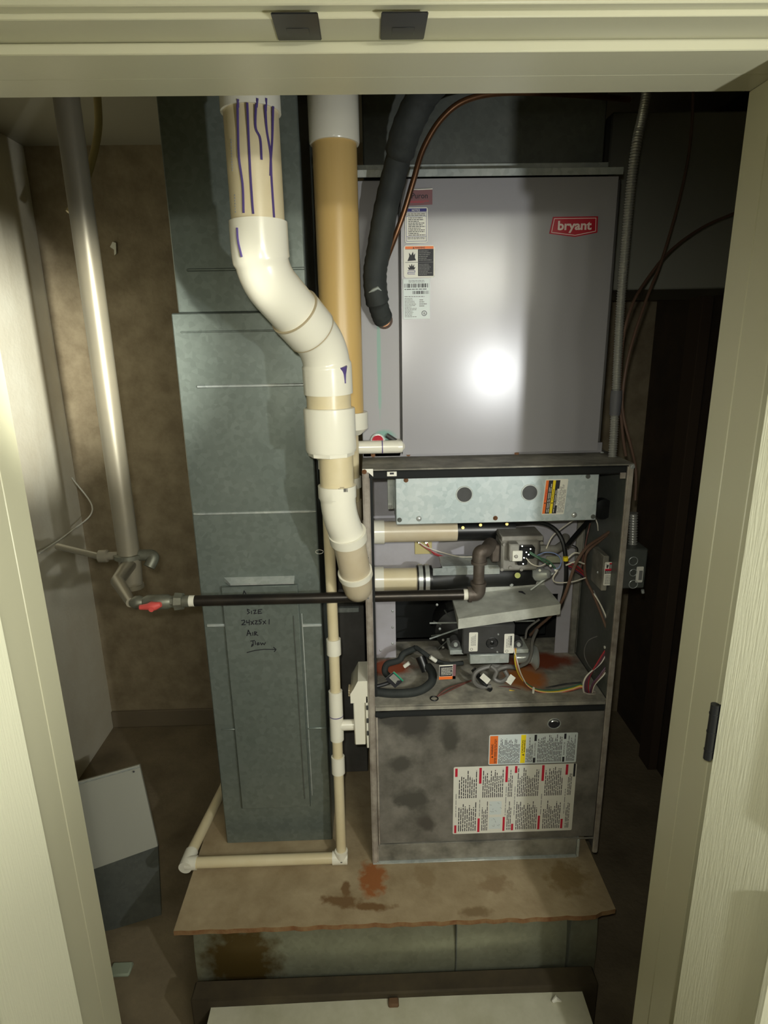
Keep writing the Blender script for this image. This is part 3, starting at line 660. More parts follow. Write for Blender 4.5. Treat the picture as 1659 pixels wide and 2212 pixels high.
for px, py in ((950, 1358), (957, 1382), (957, 1398), (880, 1402), (944, 1306)): screw(fu, px, py, 1.508, 'small_screw', .0028)
# control box (integrated motor cover)
q = MB(); pbox(q, 999, 1350, 1112, 1413, 1.385, 1.47, .004); cb = q.build('motor_control_box', dgrey, fu); lab(cb, 'dark grey square box with round vent and two labels')
q = MB(); pbox(q, 1010, 1340, 1108, 1351, 1.40, 1.46, .002); q.build('box_lid', alu, fu)
c = P(1063, 1389, 1.3845); q = MB(); q.tube([c+V((.0145*math.cos(a), 0, .0145*math.sin(a))) for a in [k*PI/10 for k in range(21)]], .0012, 5)
for k in range(20): a = k*PI/10; q.tube([c+V((.007*math.cos(a), -.0005, .007*math.sin(a))), c+V((.014*math.cos(a), -.0012, .014*math.sin(a)))], .0007, 4)
q.tube([c, c+V((0, -.002, 0))], [.006, .003], 14); q.build('round_vent', black, cb)
for (a, b, c_, d) in ((1013, 1366, 1032, 1407), (1089, 1369, 1110, 1411)):
    O, U, D = face(a, b, c_, d, 1.3845); s = Sticker(O, U, D, .0004); s.base(0, rad=.1); s.micro(.2, .06, .8, .7, 4, 2, True, rag=.3)
    if a > 1050: s.bars(.55, .1, .85, .6, 6)
    s.line([(.3+.14*math.cos(t), .88+.06*math.sin(t)) for t in [k*PI/4 for k in range(9)]], .0008, 1); s.build('part_label', cb)
for px, py in ((1076, 1370), (1074, 1408)): screw(cb, px, py, 1.3845, r=.002)
q = MB(); pbox(q, 972, 1405, 1004, 1414, 1.39, 1.46, .001); pbox(q, 1112, 1403, 1142, 1411, 1.39, 1.46, .001); pbox(q, 1015, 1414, 1100, 1434, 1.41, 1.50, .002); mb_ = q.build('motor_bracket', galvb, fu)
for px, py in ((984, 1392), (1120, 1392)):
    c = P(px, py, 1.40); q = MB().cyl(c, c+V((0, .03, 0)), .012, seg=18); q.cyl(c+V((0, -.004, 0)), c, .005, .006, seg=10, mi=1); q.cyl(c+V((0, -.005, 0)), c+V((0, -.0055, 0)), .002, seg=8, mi=1); q.build('grommet', [dgrey, galvb], mb_)
# bright fan cup at the right
a = P(1112, 1420, 1.45); b = P(1146, 1420, 1.45); q = MB(); q.tube([a, b, b+V((.003, 0, 0)), b+V((.010, 0, 0)), b+V((.016, 0, 0)), b+V((.017, 0, 0))], [.016, .017, .022, .034, .030, .012], 32); lab(q.build('bell_cup', steel, fu), 'shiny round metal cup seen edge on')
# tray (sheet metal shield)
tq = [P(990, 1338, 1.37), P(1211, 1306, 1.37), P(1176, 1264, 1.50), P(975, 1288, 1.50)]
q = MB(); up = V((0, 0, .0015)); q.hexa([p_ for p_ in tq]+[p_+up for p_ in tq]); dn = V((0, -.001, -.026))
q.hexa([tq[0]+dn, tq[1]+dn, tq[1]+dn+V((0, .0015, 0)), tq[0]+dn+V((0, .0015, 0)), tq[0]+up-V((0, .001, 0)), tq[1]+up-V((0, .001, 0)), tq[1]+up+V((0, .0005, 0)), tq[0]+up+V((0, .0005, 0))])
dn2 = V((.008, -.01, -.026)); q.hexa([tq[0]+dn+V((0, .002, 0)), tq[3]+dn2, tq[3]+dn2+V((.001, 0, 0)), tq[0]+dn+V((.001, .002, 0)), tq[0]+V((0, .002, 0)), tq[3], tq[3]+V((.001, 0, 0)), tq[0]+V((.001, .002, 0))])
q.hexa([tq[3]-V((0, .001, 0)), tq[2]-V((0, .001, 0)), tq[2]+V((0, .001, 0)), tq[3]+V((0, .001, 0)), tq[3]+V((0, -.001, .014)), tq[2]+V((0, -.001, .014)), tq[2]+V((0, .001, .014)), tq[3]+V((0, .001, .014))])
ty = q.build('splash_tray', mat('tray_galvanized', (208, 210, 200), .4, .1, var=(156, 156, 148), vs_=16, vamt=.45), fu); lab(ty, 'tilted galvanized shield tray')
c = PZ(1121, 1278, tq[2].z-.004); MB().tube([c, c+V((.006, -.01, .003)), c+V((.012, -.02, .001))], [.002, .003, .001], 6).build('slot', ink, ty)
screw(ty, 1105, 1262, 1.495)
# gas valve
GY = 1.405
q = MB(); pbox(q, 1083, 1168, 1165, 1234, GY, GY+.075, .006); g_ = q.build('gas_valve', alu, fu); lab(g_, 'grey cast gas valve with wires')
q = MB(); pbox(q, 1084, 1158, 1174, 1170, GY+.006, GY+.085, .002); q.build('valve_lid', alu, g_)
q = MB(); pbox(q, 1100, 1176, 1122, 1214, GY-.030, GY-.0005, .003); q.build('regulator_block', alu, g_)
q = MB(); pbox(q, 1107, 1190, 1129, 1213, GY-.034, GY-.0305, .002); q.cyl(P(1115, 1202, GY-.034), P(1115, 1202, GY-.040), .0045, .003, seg=16, mi=1); lab(q.build('valve_knob', [white, alu], g_), 'white square valve switch plate')
q = MB(); pbox(q, 1122, 1182, 1156, 1208, GY-.022, GY-.0005, .003); pbox(q, 1118, 1206, 1140, 1222, GY-.018, GY-.0005, .003); q.build('terminal_block', black, g_)
for px, py in ((1137, 1193), (1142, 1198), (1132, 1205), (1146, 1186), (1130, 1218), (1128, 1180)): MB().cyl(P(px, py, GY-.023), P(px, py, GY-.027), .0016, seg=8).build('terminal', steel, g_)
for px, py in ((1089, 1176), (1170, 1173), (1084, 1230), (1102, 1226), (1126, 1230)): 
    c = P(px, py, GY-.0005); MB().tube([c, c+V((0, -.003, 0))], [.005, .004], 12).build('valve_screw', alu, g_)
q = MB(); pbox(q, 1062, 1178, 1080, 1215, GY+.01, GY+.06, .003); q.build('inlet_flange', ironf, g_)
q = MB(); q.tube([P(1165, 1185, GY+.04), P(1200, 1187, GY+.045), P(1217, 1176, GY+.055), P(1222, 1160, GY+.09)], [.010, .011, .011, .011], 14); q.build('outlet_tube', alu, g_)
# pressure switch cluster
c = P(1170, 1240, 1.43); q = MB(); q.tube([c+V((-.01, .01, -.004)), c, c+V((.014, -.016, .006)), c+V((.016, -.019, .007))], [.018, .018, .010, .002], 20); q.build('pressure_switch', steel, fu)
q = MB(); pbox(q, 1154, 1232, 1162, 1252, 1.43, 1.45, .001); q.tube([P(1146, 1274, 1.42), P(1195, 1238, 1.42)], .0028, 8); q.build('sensor_rod', galvb, fu)
q = MB(); pbox(q, 1180, 1202, 1212, 1216, 1.45, 1.455, .001); lab(q.build('terminal_plate', mat('plate_grey', (150, 152, 130), .5), fu), 'small wire terminal plate')
# limit switch plate on vestibule with red wires
q = MB(); pbox(q, 896, 1165, 933, 1197, VY-.004, VY-.0005, .001); lp2 = q.build('limit_switch_plate', mat('plate_cream', (200, 186, 130), .5), fu)
for px, py in ((906, 1171), (921, 1172)): q = MB(); q.cyl(P(px, py, VY-.004), P(px, py, VY-.013), .004, seg=10); q.build('switch_terminal', steel, lp2)
q = MB(); c = P(958, 1223, VY-.01); q.cyl(c, c+V((0, -.012, 0)), .005, seg=12); q.build('cable_anchor', black, fu)
# right side box inside the cabinet
q = MB(); X0 = P(1302, 1230, 1.40).x; X1 = FX1-.0152; z1 = P(1320, 1201, 1.40).z; z0 = P(1320, 1276, 1.40).z
q.box(X0, X1, 1.40, 1.475, z0, z1, .0015); jb = q.build('junction_box', dusty, fu); lab(jb, 'grey inner junction box with shock warning label')
O = V((X0+.004, 1.3995, P(1320, 1214, 1.40).z)); s = Sticker(O, V((.033, 0, 0)), V((0, 0, P(1320, 1264, 1.40).z-O.z)), .0005); s.base(0, rad=.08)
s.rect(.35, .03, .96, .09, 5); s.rect(.35, .09, .96, .28, 1); s.micro(.4, .1, .9, .27, 3, 0, lay=2); s.rect(.04, .28, .96, .36, 5); s.rect(.04, .36, .96, .5, 1); s.micro(.1, .38, .9, .49, 2, 0, lay=2)
s.poly([(.12, .2), (.17, .12), (.2, .08), (.24, .12), (.3, .1), (.28, .2), (.22, .27), (.16, .25)], 1); s.line([(.06, .06), (.16, .16)], .001, 1); s.micro(.1, .55, .9, .95, 6, 2); s.build('shock_label', jb)
screw(jb, 1292, 1236, 1.43, r=.003)
# dark round cap right of cover
c = P(1296, 1096, 1.46); q = MB().tube([c, c+V((.002, -.02, 0)), c+V((.003, -.022, 0))], [.026, .026, .01], 24); q.build('round_plug', black, fu)

# wires and hoses inside (all parts of the furnace)
def wire(name, pts, r, m_, label=None, par=None, seg=8, n=8):
    q = MB().tube(spline([P(*p_) for p_ in pts], n), r, seg); o = q.build(name, m_, par or fu)
    if label: lab(o, label)
    return o
wire('hose', [(1112, 1131, 1.49), (1160, 1128, 1.46), (1195, 1140, 1.43), (1215, 1168, 1.41), (1222, 1210, 1.40), (1222, 1260, 1.40), (1214, 1300, 1.42), (1205, 1320, 1.46)], .0055, black, 'black rubber hose arching down')
wire('hose', [(1278, 1118, 1.50), (1262, 1135, 1.47), (1240, 1160, 1.44), (1224, 1180, 1.415)], .006, black, 'black hose running to the upper right')
wire('cable', [(1325, 1143, 1.44), (1300, 1160, 1.42), (1268, 1182, 1.39), (1245, 1215, 1.375), (1232, 1250, 1.37), (1218, 1290, 1.375), (1205, 1312, 1.40), (1188, 1332, 1.44), (1165, 1352, 1.47), (1145, 1372, 1.49)], .0038, brown, 'brown sheathed cable')
wire('cable', [(1322, 1146, 1.45), (1296, 1168, 1.43), (1270, 1190, 1.41), (1263, 1215, 1.42), (1266, 1250, 1.43), (1282, 1285, 1.42), (1300, 1330, 1.41), (1314, 1370, 1.40), (1317, 1400, 1.40)], .0034, brown)
wire('wire', [(1265, 1240, 1.44), (1272, 1268, 1.43), (1288, 1290, 1.415), (1304, 1320, 1.41), (1316, 1355, 1.40), (1320, 1392, 1.40)], .0018, wm['white'])
wire('wire', [(1282, 1275, 1.43), (1296, 1305, 1.415), (1309, 1345, 1.41), (1316, 1395, 1.40)], .0020, wm['grey'])
for i, (k, dx) in enumerate((('white', 0), ('purple', 5), ('brown', 9), ('purple', 12), ('red', 15))):
    wire('wire', [(1318, 1395, 1.40), (1312-dx*.3, 1405, 1.395), (1292-dx*.5+6, 1432, 1.39), (1266+dx*.5, 1462, 1.385), (1260+dx*.7, 1488, 1.385), (1268+dx*.5, 1508, 1.40)], .0022, wm[k])
for i, (k, dx) in enumerate((('white', 0), ('brown', 4), ('purple', 8))):
    wire('wire', [(1318, 1395, 1.40), (1321-dx*.5, 1425, 1.39), (1306-dx, 1455, 1.38), (1284-dx*.6, 1480, 1.38), (1276-dx*.3, 1508, 1.395)], .0022, wm[k])
c = P(1310, 1398, 1.395); MB().cyl(c+V((-.006, 0, 0)), c+V((.004, 0, 0)), .004, seg=10).build('cable_tie', white, fu)
wire('wire', [(1290, 1374, 1.45), (1270, 1385, 1.45), (1262, 1410, 1.45), (1270, 1435, 1.44), (1285, 1452, 1.44)], .0014, wm['grey'])
wire('wire', [(1290, 1374, 1.45), (1302, 1392, 1.45), (1304, 1420, 1.45)], .0014, wm['grey'])
# harness along deck
for i, (k, dy) in enumerate((('yellow', 0), ('green', -3), ('orange', 3), ('brown', 5), ('white', 1))):
    wire('wire', [(1114-i, 1400, 1.385), (1113+i, 1430, 1.38), (1122+i, 1458, 1.39), (1140, 1480+dy*.6, 1.395), (1165, 1492+dy*.6, 1.395), (1200, 1494+dy, 1.395), (1235, 1487+dy, 1.395), (1258, 1482+dy, 1.39), (1270, 1505, 1.40)], .0022, wm[k])
wire('wire', [(1055, 1492, 1.42), (1080, 1484, 1.43), (1110, 1486, 1.42), (1150, 1497, 1.405), (1200, 1500, 1.40)], .0022, wm['brown'])
wire('wire', [(1100, 1491, 1.41), (1130, 1496, 1.405), (1170, 1499, 1.40)], .0020, wm['yellow'])
wire('wire', [(1060, 1490, 1.42), (1100, 1480, 1.44), (1150, 1490, 1.42), (1220, 1478, 1.42), (1256, 1474, 1.41)], .0022, wm['black'])
c = P(1152, 1491, 1.385); MB().tube([c+V((0, 0, -.008)), c+V((0, -.002, .009))], .003, 8).build('cable_tie', white, fu)
for i in range(2):
    wire('wire', [(938, 1510, 1.385), (965+4*i, 1488+5*i, 1.41), (1000, 1476+2*i, 1.44), (1018, 1470, 1.46)], .0020, wm['brown'])
    wire('wire', [(938, 1511, 1.385), (990, 1502+2*i, 1.40), (1040, 1508+2*i, 1.395), (1090, 1513, 1.39), (1150, 1509, 1.395)], .0018, wm['brown'])
c = P(938, 1509, 1.38); q = MB(); q.tube([V((c.x+.010*math.cos(a), c.y+.010*math.sin(a), DKZ+.0015)) for a in [k*PI/8 for k in range(17)]], .0016, 6, caps=False); q.build('deck_grommet', black, fu)
c = P(1275, 1512, 1.385); q = MB(); q.tube([V((c.x+.014*math.cos(a), c.y+.008*math.sin(a), DKZ+.002)) for a in [k*PI/8 for k in range(17)]], .0018, 6, caps=False); q.build('deck_grommet', frame, fu)
# gas valve / burner wiring
wire('wire', [(1144, 1192, 1.38), (1165, 1204, 1.375), (1185, 1212, 1.38), (1200, 1228, 1.38)], .0020, wm['green'])
wire('wire', [(1144, 1195, 1.38), (1170, 1210, 1.37), (1190, 1222, 1.38)], .0020, wm['green'])
wire('wire', [(1160, 1200, 1.39), (1180, 1193, 1.38), (1202, 1197, 1.38), (1212, 1210, 1.38), (1208, 1225, 1.38), (1196, 1230, 1.38)], .0014, wm['blue'], 'thin pale blue wire loop')
wire('wire', [(1136, 1205, 1.38), (1148, 1218, 1.38), (1165, 1223, 1.38), (1182, 1216, 1.385)], .0014, wm['white'])
wire('wire', [(1240, 1123, 1.46), (1212, 1142, 1.44), (1192, 1160, 1.42), (1180, 1185, 1.41)], .0016, wm['white'])
wire('wire', [(1222, 1210, 1.39), (1240, 1195, 1.39), (1256, 1196, 1.40)], .0020, wm['white'])
wire('wire', [(1222, 1221, 1.39), (1245, 1213, 1.39), (1262, 1218, 1.40)], .0020, wm['white'])
wire('wire', [(1205, 1231, 1.38), (1195, 1248, 1.38), (1202, 1258, 1.385), (1235, 1257, 1.39), (1265, 1248, 1.40)], .0016, wm['white'])
wire('wire', [(1222, 1182, 1.40), (1235, 1178, 1.39), (1247, 1184, 1.395), (1246, 1195, 1.40)], .0016, wm['black'])
for i, k in enumerate(('red', 'brown', 'red', 'purple')):
    wire('wire', [(1225, 1215+3*i, 1.43), (1245, 1222+4*i, 1.43), (1262, 1238+3*i, 1.44), (1268, 1262, 1.44)], .0018, wm[k])
MB().cyl(P(1222, 1203, 1.392), P(1222, 1211, 1.392), .0065, seg=12).build('yellow_band', yellow, fu)
for px, py in ((1189, 1222), (1200, 1232), (1166, 1232)): MB().cyl(P(px, py, 1.378), P(px, py, 1.370), .003, seg=10).build('wire_connector', white, fu)
wire('wire', [(906, 1172, 1.586), (922, 1182, 1.58), (950, 1192, 1.57), (990, 1202, 1.55), (1022, 1203, 1.53)], .0016, wm['white'])
wire('wire', [(906, 1173, 1.586), (924, 1186, 1.58), (955, 1201, 1.57), (1000, 1211, 1.55), (1075, 1217, 1.50)], .0016, wm['red'])
wire('wire', [(922, 1173, 1.586), (931, 1190, 1.58), (945, 1200, 1.57), (985, 1207, 1.55), (1078, 1221, 1.50)], .0016, wm['red'])
wire('wire', [(1282, 1112, 1.48), (1290, 1130, 1.46), (1292, 1146, 1.47)], .0014, wm['white'])
wire('wire', [(1275, 1130, 1.46), (1270, 1150, 1.46), (1262, 1190, 1.44), (1256, 1225, 1.44)], .0016, wm['brown'])
wire('wire', [(1160, 1360, 1.47), (1150, 1385, 1.44), (1148, 1410, 1.42), (1140, 1430, 1.41), (1122, 1440, 1.41)], .0045, wm['grey'])
wire('wire', [(1165, 1338, 1.47), (1140, 1358, 1.46), (1135, 1380, 1.45)], .003, wm['grey'])
# black drain hoses on the deck
wire('drain_hose', [(808, 1494, 1.40), (850, 1498, 1.39), (900, 1494, 1.39), (930, 1476, 1.41), (934, 1455, 1.44), (925, 1440, 1.47)], .0115, rubber, 'thick black hose curving across the shelf', seg=14)
wire('drain_hose', [(846, 1466, 1.42), (832, 1452, 1.43), (836, 1435, 1.45), (862, 1426, 1.47), (872, 1412, 1.48), (898, 1400, 1.50)], .0085, rubber, seg=12)
wire('drain_hose', [(898, 1398, 1.49), (915, 1410, 1.47), (935, 1424, 1.47), (965, 1434, 1.47), (1000, 1432, 1.48)], .006, rubber)
wire('drain_hose', [(806, 1484, 1.39), (830, 1478, 1.40), (850, 1470, 1.41)], .005, wm['black'])
q = MB().tube([P(908, 1418, 1.49), P(920, 1450, 1.47)], [.014, .012], 14); q.build('hose_fitting', black, fu)
wire('hose', [(1085, 1440, 1.41), (1055, 1440, 1.405), (1028, 1452, 1.40), (1024, 1472, 1.395), (1040, 1484, 1.395), (1060, 1482, 1.40)], .0058, wm['grey'], 'grey hose coiled under the motor')
wire('hose', [(1060, 1438, 1.40), (1072, 1450, 1.395), (1068, 1466, 1.39), (1082, 1472, 1.385), (1096, 1462, 1.385), (1090, 1448, 1.39)], .0055, wm['grey'])
wire('hose', [(1115, 1442, 1.41), (1095, 1440, 1.40), (1076, 1446, 1.40), (1070, 1458, 1.40)], .006, wm['grey'])
wire('hose', [(1022, 1445, 1.42), (1034, 1462, 1.41), (1046, 1478, 1.40), (1060, 1490, 1.40)], .007, black)
def tagq(name, pts, Y, bands, label):
    p4 = [P(x, y, Y) for x, y in pts]; s = Sticker(p4[0], p4[1]-p4[0], p4[3]-p4[0], .0005); s.base(0, [(0, 0), (1, 0), (1, 1), (0, 1)])
    for b_ in bands: s.rect(*b_)
    s.micro(.12, .16, .80, .7, 7, 0, lay=3, rag=.2); return lab(s.build(name, fu), label)
tagq('hang_tag', [(949, 1437), (985, 1435), (984, 1470), (948, 1468)], 1.385, [(.02, .08, .8, .78, 1), (.82, .0, 1, 1, 9), (0, .8, 1, 1, 3)], 'hanging tag with orange foot and pink edge')
tagq('hang_tag', [(851, 1450), (872, 1470), (844, 1484), (832, 1466)], 1.385, [(.0, .12, 1, 1, 1), (0, 0, 1, .12, 7)], 'black tag with green edge')
tagq('wire_label', [(1044, 1454), (1060, 1468), (1052, 1479), (1036, 1464)], 1.38, [], 'small white wire label')
tagq('wire_label', [(1103, 1456), (1114, 1464), (1102, 1478), (1092, 1472)], 1.38, [], 'small white wire label on grey hose')
for a, b in (((929, 1419), (942, 1428)), ((873, 1440), (884, 1432))):
    MB().cyl(P(*a, 1.455), P(*b, 1.455), .0055, seg=12).build('white_marker_sleeve', white, fu)

# ============================================================ WHITE EXHAUST VENT
def rp(px, py, r, Y): return (P(px-r, py, Y)-P(px+r, py, Y)).length/2
ev = thing('exhaust_vent_pipe', 'white plastic vent pipe with purple primer drips and two bends', 'pipe', (-.1, 1.3, 1.0))
Y1, Y2 = 1.14, 1.27
pt = lambda t: Y1+(Y2-Y1)*t
top_ = P(540, 200, Y1); x_ = P(555, 440, Y1).x
a = V((x_, Y1, ZC-.001)); b = V((x_, Y1, P(556, 500, Y1).z)); r3 = rp(549, 400, 58, Y1)
MB().cyl(a, b, r3, seg=48).build('vent_pipe', pvcy, ev)
zc = P(540, 222, Y1-r3).z; lab(MB().cyl((x_, Y1, zc), (x_, Y1, zc+.06), r3*1.09, seg=48).build('coupling', pvc, ev), 'white coupling at the door head')
A = V((x_, Y1, P(560, 592, Y1).z)); B = P(704, 752, Y2); Cc = V((B.x+.001, Y2+.005, P(718, 850, Y2).z)); r3b = rp(722, 862, 48, Y2)
full = fillet([V((x_, Y1, P(556, 480, Y1).z)), A, B, Cc], .075, 12)
# cut path into elbows
L_ = [0.]
for i in range(1, len(full)): L_.append(L_[-1]+(full[i]-full[i-1]).length)
def sub(s0, s1, n=14):
    out = []
    for k in range(n+1):
        s_ = (s0+(s1-s0)*k/n)
        for i in range(1, len(L_)):
            if L_[i] >= s_-1e-9:
                t = (s_-L_[i-1])/max(1e-9, L_[i]-L_[i-1]); out.append(lerp(full[i-1], full[i], t)); break
    return out
T_ = L_[-1]; h1 = .062
def elbow(s0, s1, m_, ra, rb, hub0, hub1, name, lbl=None):
    n = 40; pts = sub(s0, s1, n); rr = []
    for k in range(n+1):
        s_ = (s1-s0)*k/n; r_ = ra+(rb-ra)*k/n
        rr.append(r_*1.10 if (s_ < hub0 or (s1-s0-s_) < hub1) else r_*1.035)
    q = MB().tube(pts, rr, 48); o = q.build(name, m_, ev, 50)
    if lbl: lab(o, lbl)
    return o
mid = T_*.475
elbow(0, mid, pvc, r3, (r3+r3b)/2, h1, .0, 'elbow', 'upper white elbow')
elbow(mid+.001, T_-.062*.0, pvc, (r3+r3b)/2*1.02, r3b, .055, .06, 'elbow', 'lower white elbow')
for s_, w_ in ((mid, .0012), (mid+.056, .001)):
    MB().tube(sub(s_-w_, s_+w_, 2), (r3+r3b)/2*1.125 if s_ == mid else (r3+r3b)/2*1.125, 48).build('glue_ring', seamm, ev)
yb = Y2+.005; xb = Cc.x
def vz(py, Y=yb): return P(722, py, Y).z
MB().cyl((xb, yb, vz(846)), (xb, yb, vz(884)), r3b, seg=48).build('vent_pipe', pvcy, ev)
q = MB().tube([(xb, yb, vz(880)), (xb, yb, vz(882)), (xb+.001, yb, vz(968)), (xb+.001, yb, vz(974))], [r3b*1.13, r3b*1.17, r3b*1.17, r3b*1.14], 48); lab(q.build('coupling', pvc, ev), 'large white coupling')
q = MB().tube([(xb+.001, yb, vz(974)), (xb+.001, yb, vz(983))], [r3b*1.08, r3b*1.06], 8); q.build('reducer_collar', pvc, ev)
r2 = rp(727, 1020, 36.5, yb); x2 = P(727, 1020, yb).x
MB().cyl((x2, yb, vz(975)), (x2, yb, vz(1060)), r2, seg=40).build('vent_pipe', pvcy, ev)
def elbow2(pts, radii, name, m_=pvc, label=None, seg=40):
    o = MB().tube(pts, radii, seg).build(name, m_, ev, 50)
    if label: lab(o, label)
    return o
E0 = V((x2, yb, vz(1048))); E1 = V((x2+.002, yb, vz(1110))); E2 = P(752, 1160, yb+.015); E3 = P(768, 1240, yb+.055)
E1p = fillet([E0, E1, E2], .05, 10)
n = len(E1p); cum = [0]
for i in range(1, n): cum.append(cum[-1]+(E1p[i]-E1p[i-1]).length)
q = MB(); z0 = E0.z
pts = [E0, E0-V((0, 0, .026)), E0-V((0, 0, .0265))]+[p_ for p_ in E1p if p_.z < E0.z-.03]
q.tube(pts, [r2*1.14, r2*1.14, r2*1.06]+[r2*1.06]*(len(pts)-3), 40); elb = q.build('elbow', pvc, ev, 50); lab(elb, 'white elbow with a barcode')
dirn = (E3-E2).normalized()
MB().cyl(E2-dirn*.014, E2+dirn*.008, r2*1.17, seg=40).build('elbow_hub', pvc, ev)
MB().cyl(E2, E3, r2, seg=40).build('vent_pipe', pvcg, ev)
F1 = P(778, 1262, 1.40); F2 = P(806, 1254, IY); 
q = MB().tube(fillet([E3-dirn*.012, E3+dirn*.03, V((F2.x-.05, IY-.012, F2.z)), V((-.0182, IY, F2.z))], .03, 8), [r2*1.15]+[r2*1.05]*40, 40) if False else None
pth = fillet([E3-dirn*.008, E3+dirn*.05, V((-.052, IY-.01, F2.z)), V((-.0185, IY, F2.z))], .04, 8)
MB().tube(pth, [r2*1.12 if i < 1 else r2*1.0-(r2-.031)*min(1, i/len(pth)*1.2) for i in range(len(pth))], 40).build('elbow', pvcg, ev, 50)
MB().cyl(E3-dirn*.010, E3+dirn*.004, r2*1.12, seg=40).build('elbow_hub', pvc, ev)
# print on the 2 inch barcode hub
O, U, D = face(730, 1052, 752, 1066, yb-r2*1.155)
s = Sticker(O+V((0, .004, 0)), U, D, .0002); s.bars(.05, .3, .95, .85, 20); s.micro(.2, .05, .8, .22, 1); s.build('barcode', elb)
def oncyl(px, py, X, Y, r, off=.0006):
    d = FWD + RGT*((px-829.5)/F_) - UPV*((py-1106)/F_)
    a_ = d.x**2+d.y**2; b_ = -2*(d.x*(X)+d.y*(Y)); c_ = X*X+Y*Y-(r+off)**2
    disc = b_*b_-4*a_*c_
    if disc < 0: return None
    return CAM+d*((-b_-math.sqrt(disc))/(2*a_))
drips = [[(513, 226), (514, 280), (516, 340), (524, 400), (526, 460)], [(534, 222), (537, 300), (541, 380), (545, 440), (547, 462)], [(553, 226), (552, 275), (562, 300), (565, 345)],
         [(573, 228), (576, 280), (584, 330), (586, 375), (588, 410), (592, 470)], [(590, 230), (588, 300), (585, 345), (584, 380)], [(514, 214), (514, 232)], [(556, 212), (554, 232)], [(575, 212), (574, 240)]]
for dp in drips:
    pts = [oncyl(x, y, x_, Y1, r3 if y > 230 else r3*1.09) for x, y in dp]; pts = [p_ for p_ in pts if p_]
    if len(pts) > 1: MB().tube(spline(pts, 6), .0021, 6).build('primer_drip', primer, ev)
dp = [(512, 492), (514, 520), (522, 555), (528, 590)]
pts = [oncyl(x, y, x_, Y1, r3*1.10) for x, y in dp[:3]]; MB().tube(spline(pts, 5), .002, 6).build('primer_drip', primer, ev)
pts = [oncyl(x, y, xb, yb, r3b*1.1, .001) for x, y in ((741, 792), (744, 805), (746, 828))]; MB().tube(spline(pts, 5), [.0085, .008, .007, .006, .005, .004, .003, .0025, .002, .0016, .0016][:len(spline(pts, 5))], 8).build('primer_drip', primer, ev)
# printed lettering on the vertical pipe
for (px, py0, py1) in ((499, 300, 372), (507, 420, 466)):
    for k in range(int((py1-py0)/6)):
        a = oncyl(px+k*.25, py0+k*6, x_, Y1, r3, .0003); b = oncyl(px+k*.25, py0+k*6+3.5, x_, Y1, r3, .0003)
        if a and b: MB().tube([a, b], .0011, 4).build('pipe_print', inkg, ev)

# ============================================================ TAN INTAKE
ti = thing('intake_vent_pipe', 'tan yellowed plastic pipe standing behind the white vent', 'pipe', (-.07, 1.42, 1.2))
TY = 1.425; xt = P(731, 560, TY).x; rt = rp(731, 560, 46, TY)
MB().cyl((xt, TY, P(740, 900, TY).z), (xt, TY, ZC-.001), rt, seg=40).build('vent_pipe', pvctan, ti)
zc = P(726, 297, TY-rt).z; lab(MB().tube([(xt, TY, zc), (xt, TY, zc+.003), (xt, TY, zc+.1), (xt, TY, zc+.105)], [rt*1.1, rt*1.13, rt*1.13, rt*1.05], 40).build('coupling', pvc, ti), 'grey white coupling at the top')
q = MB().tube([(xt+.003, TY, P(745, 890, TY).z), (xt+.003, TY, P(745, 925, TY).z), (xt+.003, TY, P(745, 938, TY).z)], [rt*1.14, rt*1.14, rt*.8], 40); q.build('reducer', pvc, ti)
xt2 = xt+.004; rt2 = .029
z_e = P(800, 1149, IY).z
MB().cyl((xt2, TY, P(745, 937, TY).z), (xt2, TY, P(745, 1080, TY).z), rt2, seg=32).build('vent_pipe', pvcy, ti)
MB().cyl((xt2, TY, P(745, 1030, TY).z), (xt2, TY, P(745, 1052, TY).z), rt2*1.15, seg=32).build('coupling', pvc, ti)
MB().tube(fillet([(xt2, TY, P(745, 1080, TY).z), (xt2, TY, z_e+.05), (-.06, IY-.01, z_e), (-.0185, IY, z_e)], .035, 8), rt2*1.1, 32).build('elbow', pvcg, ti)

# ============================================================ CONDENSATE DRAIN
cdn = thing('condensate_drain', 'thin cream drain pipe with tee running down and left across the platform', 'pipe', (-.06, 1.36, ZP))
QY = 1.352; rq = .0137
def dx(py): return P(700+(py-1080)*.0545, py, QY)
xd = dx(1450).x
def dz(py):
    z = P(722, py, 1.402).z if py < 1405 else P(722, py, 1.375).z
    return z
def DP(py, z=None):                     # the drain leans back a little above the platform
    z = dz(py) if z is None else z
    return V((xd, 1.352+.050*max(0, min(1, (z-ZP)/(1.0-ZP))), z))
zb = ZP+rq+.0055
CO = P(865, 967, 1.455)
zt = CO.z
MB().tube([DP(1000), DP(0, 1.02), DP(0, .99), DP(0, zb)], rq, 20).build('drain_pipe', pvcy, cdn)
YD = 1.4715
q = MB(); q.tube([(CO.x-.006, YD, zt), (CO.x-.004, 1.4885, zt+.001)], rq*1.2, 20)
q.tube([(CO.x-.006, YD, zt), (CO.x+.004, YD+.0005, zt), (CO.x+.010, YD+.002, zt)], [rq*1.2, rq*1.1, rq*.5], 20)
q.tube(fillet([(CO.x-.004, YD, zt), (-.1145, YD, zt), (-.1145, 1.402, zt-.003), (xd, 1.402, zt-.01), DP(1010)], .014, 8), rq*1.18, 20)
lab(q.build('drain_elbow', pvc, cdn), 'white elbow run from the coil outlet')
MB().cyl((CO.x-.045, YD, zt), (CO.x-.0425, YD, zt), rq*1.22, seg=20).build('primer_ring', primer, cdn)
